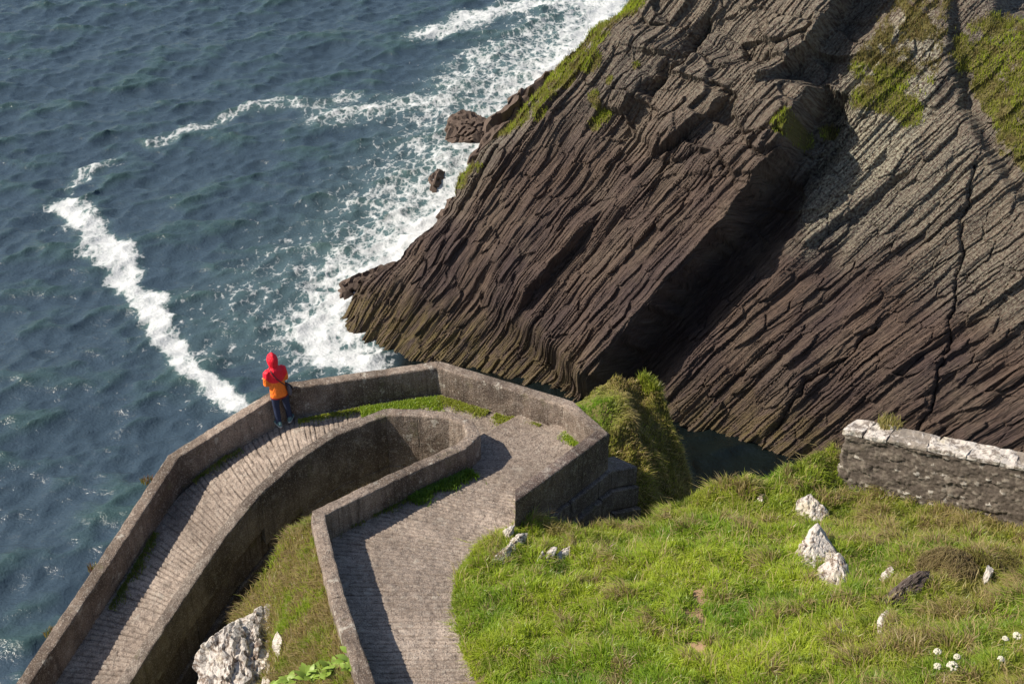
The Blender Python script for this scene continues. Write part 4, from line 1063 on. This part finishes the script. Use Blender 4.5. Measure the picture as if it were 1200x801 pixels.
def stem_mesh(h):
    bm = bmesh.new(); bmesh.ops.create_cone(bm, cap_ends=True, segments=6, radius1=0.007, radius2=0.004, depth=h, matrix=Matrix.Translation((0, 0, h / 2)))
    me = bpy.data.meshes.new('stem'); bm.to_mesh(me); bm.free(); me.materials.append(M_STEM); return me
umb = [umbel_mesh(k) for k in range(3)]; stm = stem_mesh(0.30)
FL = [(4.76, 11.42, 'lower left head of the clump of four white flowers in the right foreground'), (4.89, 11.34, 'largest and lowest head of the clump of four white flowers in the right foreground'), (4.80, 11.60, 'topmost head of the clump of four white flowers in the right foreground'), (5.00, 11.52, 'right head of the clump of four white flowers in the right foreground'),
      (5.82, 11.95, 'lone white flower standing highest at the right edge of the grass'), (5.90, 11.40, 'big white flower cut by the right edge of the view'), (5.42, 11.36, 'small pale flower between the clump and the right edge flower, lower one'), (5.53, 11.60, 'small pale flower between the clump and the right edge flower, upper one')]
for k, (x, y, lab) in enumerate(FL):
    t = thing('white_flower', lab, 'flower', (x, y, hz(x, y)), k * 0.7, 'white flowers in the right foreground')
    o = link('stem', stm, t, world=False); o.scale = (1, 1, 1.0 + 0.1 * (k % 3))
    o = link('flower_head', umb[k % 3], t, world=False); o.location = (0, 0, 0.30 * (1.0 + 0.1 * (k % 3)))
    s = (0.8, 1.15, 0.8, 0.75, 0.95, 1.4, 0.7, 0.7)[k]; o.scale = (s, s, s)

def leaf_shape(L, Wd, bend):
    V = []; F = []; n = 5
    for i in range(n):
        f = i / (n - 1); w = Wd * math.sin(math.pi * min(0.97, f * 0.85 + 0.12)) * 0.5
        z = 0.35 * L * f - bend * L * f * f
        for j in (-1, 0, 1): V.append((j * w, L * f, z + (0.12 * w if j else 0)))
    for i in range(n - 1):
        for j in range(2): a = i * 3 + j; F.append((a, a + 1, a + 4, a + 3))
    me = bpy.data.meshes.new('leaf'); me.from_pydata(V, [], F); me.materials.append(M_LEAF)
    for p in me.polygons: p.use_smooth = True
    return me
leaves = [leaf_shape(0.16, 0.09, 0.25), leaf_shape(0.13, 0.075, 0.35), leaf_shape(0.19, 0.10, 0.3)]
def leafy(x, y, z, n, seed, lab):
    r = np.random.default_rng(seed); t = thing('leafy_plant', lab, 'plant', (x, y, z), 0, 'leafy plants at the front corner')
    for k in range(n):
        o = link('leaf', leaves[k % 3], t, world=False)
        a = k * 2.4 + r.uniform(-0.3, 0.3); o.rotation_euler = (r.uniform(-0.1, 0.6), r.uniform(-0.3, 0.3), a)
        o.location = (r.normal(0, 0.05), r.normal(0, 0.05), r.uniform(0.0, 0.14)); s = r.uniform(0.7, 1.2); o.scale = (s, s, s)
for k, (x, y, lab) in enumerate(((-2.12, 13.42, 'leafy green plant against the left face of the front wall, rightmost of its row'), (-2.42, 13.62, 'leafy green plant second from the right by the front wall'), (-2.74, 13.84, 'leafy green plant in the middle of the row on the bank'), (-3.06, 14.02, 'leafy green plant second from the left on the bank'), (-3.36, 14.2, 'leafy green plant leftmost of its row on the bank'))):
    leafy(x, y, bz(x, y) + 0.06, 26, 600 + k, lab)

# ------------------------------------------------------------------ person
def tube_bm(bm, pts, radii, seg=14, flat=1.0):
    pts = [Vector(p) for p in pts]; rings = []
    for i, p in enumerate(pts):
        d = (pts[min(i + 1, len(pts) - 1)] - pts[max(i - 1, 0)]).normalized()
        ref = Vector((1, 0, 0)) if abs(d.x) < 0.9 else Vector((0, 1, 0))
        yv = d.cross(ref).normalized(); xv = yv.cross(d).normalized()
        rx, ry = radii[i] if not np.isscalar(radii[i]) else (radii[i], radii[i])
        rings.append([bm.verts.new(p + xv * rx * math.cos(2 * math.pi * k / seg) + yv * ry * math.sin(2 * math.pi * k / seg)) for k in range(seg)])
    for a, b in zip(rings[:-1], rings[1:]):
        for k in range(seg): bm.faces.new((a[k], a[(k + 1) % seg], b[(k + 1) % seg], b[k]))
    bm.faces.new(rings[0][::-1]); bm.faces.new(rings[-1])
def ball(bm, c, r):
    bmesh.ops.create_icosphere(bm, subdivisions=3, radius=1.0, matrix=Matrix.Translation(c) @ Matrix.Diagonal((*r, 1)))
def fuse(name, bm, mat, voxel, parent, smooth=6):
    bmesh.ops.recalc_face_normals(bm, faces=bm.faces)
    me = bpy.data.meshes.new('tmp'); bm.to_mesh(me); bm.free()
    o = bpy.data.objects.new('tmp', me); COL.objects.link(o)
    m = o.modifiers.new('r', 'REMESH'); m.mode = 'VOXEL'; m.voxel_size = voxel
    s = o.modifiers.new('s', 'SMOOTH'); s.iterations = smooth; s.factor = 0.5
    dg = bpy.context.evaluated_depsgraph_get(); dg.update()
    res = bpy.data.meshes.new_from_object(o.evaluated_get(dg), depsgraph=dg); res.name = name
    bpy.data.objects.remove(o)
    res.materials.clear(); res.materials.append(mat)
    for p in res.polygons: p.use_smooth = True
    return link(name, res, parent, world=False)

def make_person():
    pt = thing('person', 'person in hooded red and orange jacket and navy trousers leaning on the seaward wall', 'person', (-4.27, 21.32, 13.875), R(36)); pt.scale = (0.93, 0.93, 0.93)
    skin = simple('skin', (0.45, 0.27, 0.20), 0.6, 0.05)
    denim = simple('navy_denim', (0.022, 0.032, 0.07), 0.85, 0.25, 60, 0.2)
    n = NT('red_orange_shell'); z = n.n('SeparateXYZ', {0: n.objc()}).outputs
    nzz = n.noise(n.objc(), 9, 3)
    f = n.math('SUBTRACT', z['Z'], n.math('MULTIPLY', n.math('MAXIMUM', n.math('SUBTRACT', n.math('ABSOLUTE', z['X']), 0.15), 0.0), 1.2))
    c = n.mix(n.ramp(n.math('SUBTRACT', f, 0.5), [(0.545, 0.0), (0.552, 1.0)]), (0.95, 0.20, 0.02), (0.86, 0.012, 0.035))
    shell = n.set(c, 0.55, n.bump(n.noise(n.map(n.objc(), (1, 1, 0.45)), 16, 3, 0.5), 0.8, 0.06), 0.35)
    # body: one continuous figure, leaning forward (y is forward), 1.6 m
    bm = bmesh.new()
    tube_bm(bm, [(0.02, 0.00, 0.80), (0.01, 0.02, 0.95), (0, 0.06, 1.12), (0, 0.09, 1.24), (0, 0.10, 1.31)], [(0.13, 0.09), (0.12, 0.085), (0.135, 0.09), (0.14, 0.085), (0.07, 0.06)])
    tube_bm(bm, [(0, 0.10, 1.29), (0, 0.12, 1.38), (0, 0.135, 1.43)], [0.05, 0.046, 0.05])
    ball(bm, (0, 0.15, 1.475), (0.070, 0.085, 0.105)); ball(bm, (0, 0.235, 1.465), (0.013, 0.02, 0.018))
    for s in (-1, 1):
        ball(bm, (s * 0.070, 0.15, 1.47), (0.01, 0.02, 0.028))
    legs = {-1: [(-0.075, 0.0, 0.82), (-0.07, 0.03, 0.45), (-0.065, -0.01, 0.09)], 1: [(0.10, 0.0, 0.82), (0.16, 0.04, 0.45), (0.20, 0.02, 0.09)]}
    for s in (-1, 1): tube_bm(bm, legs[s], [0.07, 0.048, 0.034])
    arms = {s: [(s * 0.15, 0.09, 1.26), (s * 0.195, 0.06, 1.02), (s * 0.13, 0.27, 0.955)] for s in (-1, 1)}
    for s in (-1, 1):
        tube_bm(bm, arms[s], [0.045, 0.038, 0.026])
        hx, hy, hzz = arms[s][2]
        ball(bm, (hx - s * 0.02, hy + 0.05, hzz - 0.01), (0.036, 0.05, 0.016))
        for k in range(4):
            fx = hx - s * 0.02 + (k - 1.5) * 0.019
            Lf = (0.058, 0.066, 0.062, 0.048)[k]
            tube_bm(bm, [(fx, hy + 0.08, hzz - 0.008), (fx, hy + 0.09 + Lf * 0.5, hzz - 0.012), (fx, hy + 0.09 + Lf, hzz - 0.035)], [0.0085, 0.008, 0.007], 8)
        tube_bm(bm, [(hx - s * 0.045, hy + 0.03, hzz - 0.01), (hx - s * 0.075, hy + 0.06, hzz - 0.015), (hx - s * 0.08, hy + 0.09, hzz - 0.022)], [0.011, 0.010, 0.008], 8)
    fuse('body', bm, skin, 0.008, pt, 2)
    # jacket
    bm = bmesh.new()
    prof = [(0.70, .185, .135, .005), (0.78, .180, .138, .01), (0.90, .165, .132, .025), (1.02, .160, .128, .045), (1.14, .172, .126, .07), (1.23, .178, .115, .085), (1.29, .135, .095, .095), (1.335, .075, .075, .105)]
    tube_bm(bm, [(0.012 if z < 0.9 else 0, y, z) for z, a, b, y in prof], [(a, b) for z, a, b, y in prof], 24)
    for s in (-1, 1):
        A = arms[s]
        tube_bm(bm, [(s * 0.12, 0.09, 1.265), (s * 0.175, 0.085, 1.23), (s * 0.195, 0.065, 1.12), (s * 0.205, 0.06, 1.01), (s * 0.175, 0.15, 0.96), (s * 0.135, 0.262, 0.955)], [0.06, 0.072, 0.068, 0.064, 0.058, 0.046])
    jk = fuse('jacket', bm, shell, 0.013, pt, 4)
    # hood, raised, with a soft point at the crown
    bm = bmesh.new()
    tube_bm(bm, [(0, 0.095, 1.28), (0, 0.10, 1.34), (0, 0.118, 1.40), (0, 0.135, 1.47), (0, 0.135, 1.54), (0, 0.125, 1.59), (0.0, 0.115, 1.625)], [(.10, .085), (.088, .088), (.104, .112), (.110, .122), (.092, .105), (.052, .062), (.014, .016)], 20)
    hd = fuse('hood', bm, shell, 0.011, jk, 4)
    # jacket hem band
    bm = bmesh.new()
    for k, (z, a) in enumerate(((0.693, 1.0), (0.712, 1.012))): pass
    seg = 36; r1 = []; 
    for z, a in ((0.688, 1.0), (0.70, 1.03), (0.716, 1.0)):
        r1.append([bm.verts.new((0.012 + 0.183 * a * math.cos(2 * math.pi * k / seg), 0.005 + 0.134 * a * math.sin(2 * math.pi * k / seg), z)) for k in range(seg)])
    for a, b in zip(r1[:-1], r1[1:]):
        for k in range(seg): bm.faces.new((a[k], a[(k + 1) % seg], b[(k + 1) % seg], b[k]))
    me = bpy.data.meshes.new('hem'); bm.to_mesh(me); bm.free(); me.materials.append(simple('dark_red_hem', (0.25, 0.02, 0.015), 0.7)); link('hem', me, jk, world=False)
    # trousers
    bm = bmesh.new()
    tube_bm(bm, [(0.012, 0.0, 0.74), (0.012, 0.0, 0.84), (0.012, 0.01, 0.92)], [(0.15, 0.105), (0.15, 0.11), (0.13, 0.1)], 18)
    for s in (-1, 1):
        a, b, c_ = [Vector(q) for q in legs[s]]
        tube_bm(bm, [a, a.lerp(b, 0.5), b, b.lerp(c_, 0.5), c_ + Vector((0, 0, -0.02))], [0.092, 0.082, 0.066, 0.060, 0.056])
    fuse('trousers', bm, denim, 0.012, pt, 3)
    shoe = simple('teal_grey_trainer', (0.10, 0.19, 0.20), 0.6, 0.3, 40); sole = simple('pale_sole', (0.45, 0.45, 0.42), 0.6)
    for s, yaw in ((-1, 0.0), (1, -0.75)):
        c_ = legs[s][2]; Mt = Matrix.Translation((c_[0], c_[1], 0)) @ Matrix.Rotation(yaw, 4, 'Z')
        bm = bmesh.new()
        tube_bm(bm, [(0, -0.075, 0.055), (0, -0.03, 0.065), (0, 0.06, 0.05), (0, 0.15, 0.038), (0, 0.185, 0.032)], [(0.036, 0.042), (0.042, 0.052), (0.044, 0.038), (0.043, 0.027), (0.02, 0.014)])
        tube_bm(bm, [(0, -0.02, 0.05), (0, -0.015, 0.12)], [(0.043, 0.05), (0.045, 0.05)])
        bm.transform(Mt); sh = fuse('shoe', bm, shoe, 0.008, pt, 2)
        bm = bmesh.new()
        tube_bm(bm, [(0, -0.095, 0.014), (0, -0.06, 0.014), (0, 0.06, 0.014), (0, 0.15, 0.014), (0, 0.198, 0.014)], [(0.022, 0.013), (0.044, 0.014), (0.047, 0.014), (0.044, 0.014), (0.018, 0.012)])
        bm.transform(Mt)
        fuse('sole', bm, sole, 0.006, sh, 1)
    # bag: hangs at the right hip from a strap over the left shoulder
    bt = thing('shoulder_bag', 'grey shoulder bag hanging at the right hip of the person in red', 'bag', tuple(pt.matrix_basis @ Vector((0.19, -0.03, 0.70))), R(36)); bt.scale = (0.93, 0.93, 0.93)
    fab = simple('slate_bag_cloth', (0.10, 0.095, 0.115), 0.8, 0.25, 40, 0.3); dk = simple('dark_strap', (0.05, 0.028, 0.03), 0.8)
    bm = bmesh.new()
    tube_bm(bm, [(0.01, -0.02, 0.0), (0.01, -0.02, 0.03), (0.01, -0.015, 0.12), (0.0, -0.01, 0.2), (0, -0.005, 0.225)], [(0.03, 0.09), (0.042, 0.115), (0.046, 0.115), (0.034, 0.10), (0.02, 0.08)], 16)
    fuse('bag_body', bm, fab, 0.009, bt, 3)
    bm = bmesh.new()
    tube_bm(bm, [(0.056, -0.02, 0.10), (0.054, -0.018, 0.15), (0.036, -0.012, 0.205), (0.0, -0.007, 0.232)], [(0.006, 0.10), (0.006, 0.105), (0.006, 0.10), (0.006, 0.085)], 12)
    fuse('flap', bm, dk, 0.006, bt, 1)
    bm = bmesh.new()
    # strap in bag space = person space minus (0.19,-0.03,0.70)
    pts = [(0.185, -0.06, 0.90), (0.12, -0.105, 0.95), (0.03, -0.105, 1.05), (-0.05, -0.075, 1.15), (-0.105, -0.02, 1.26), (-0.10, 0.09, 1.325), (-0.06, 0.19, 1.24), (0.04, 0.215, 1.08), (0.15, 0.13, 0.95), (0.19, 0.04, 0.90)]
    tube_bm(bm, [(x - 0.19, y + 0.03, z - 0.70) for x, y, z in pts], [0.012] * len(pts), 8)
    fuse('strap', bm, dk, 0.007, bt, 1)
make_person()
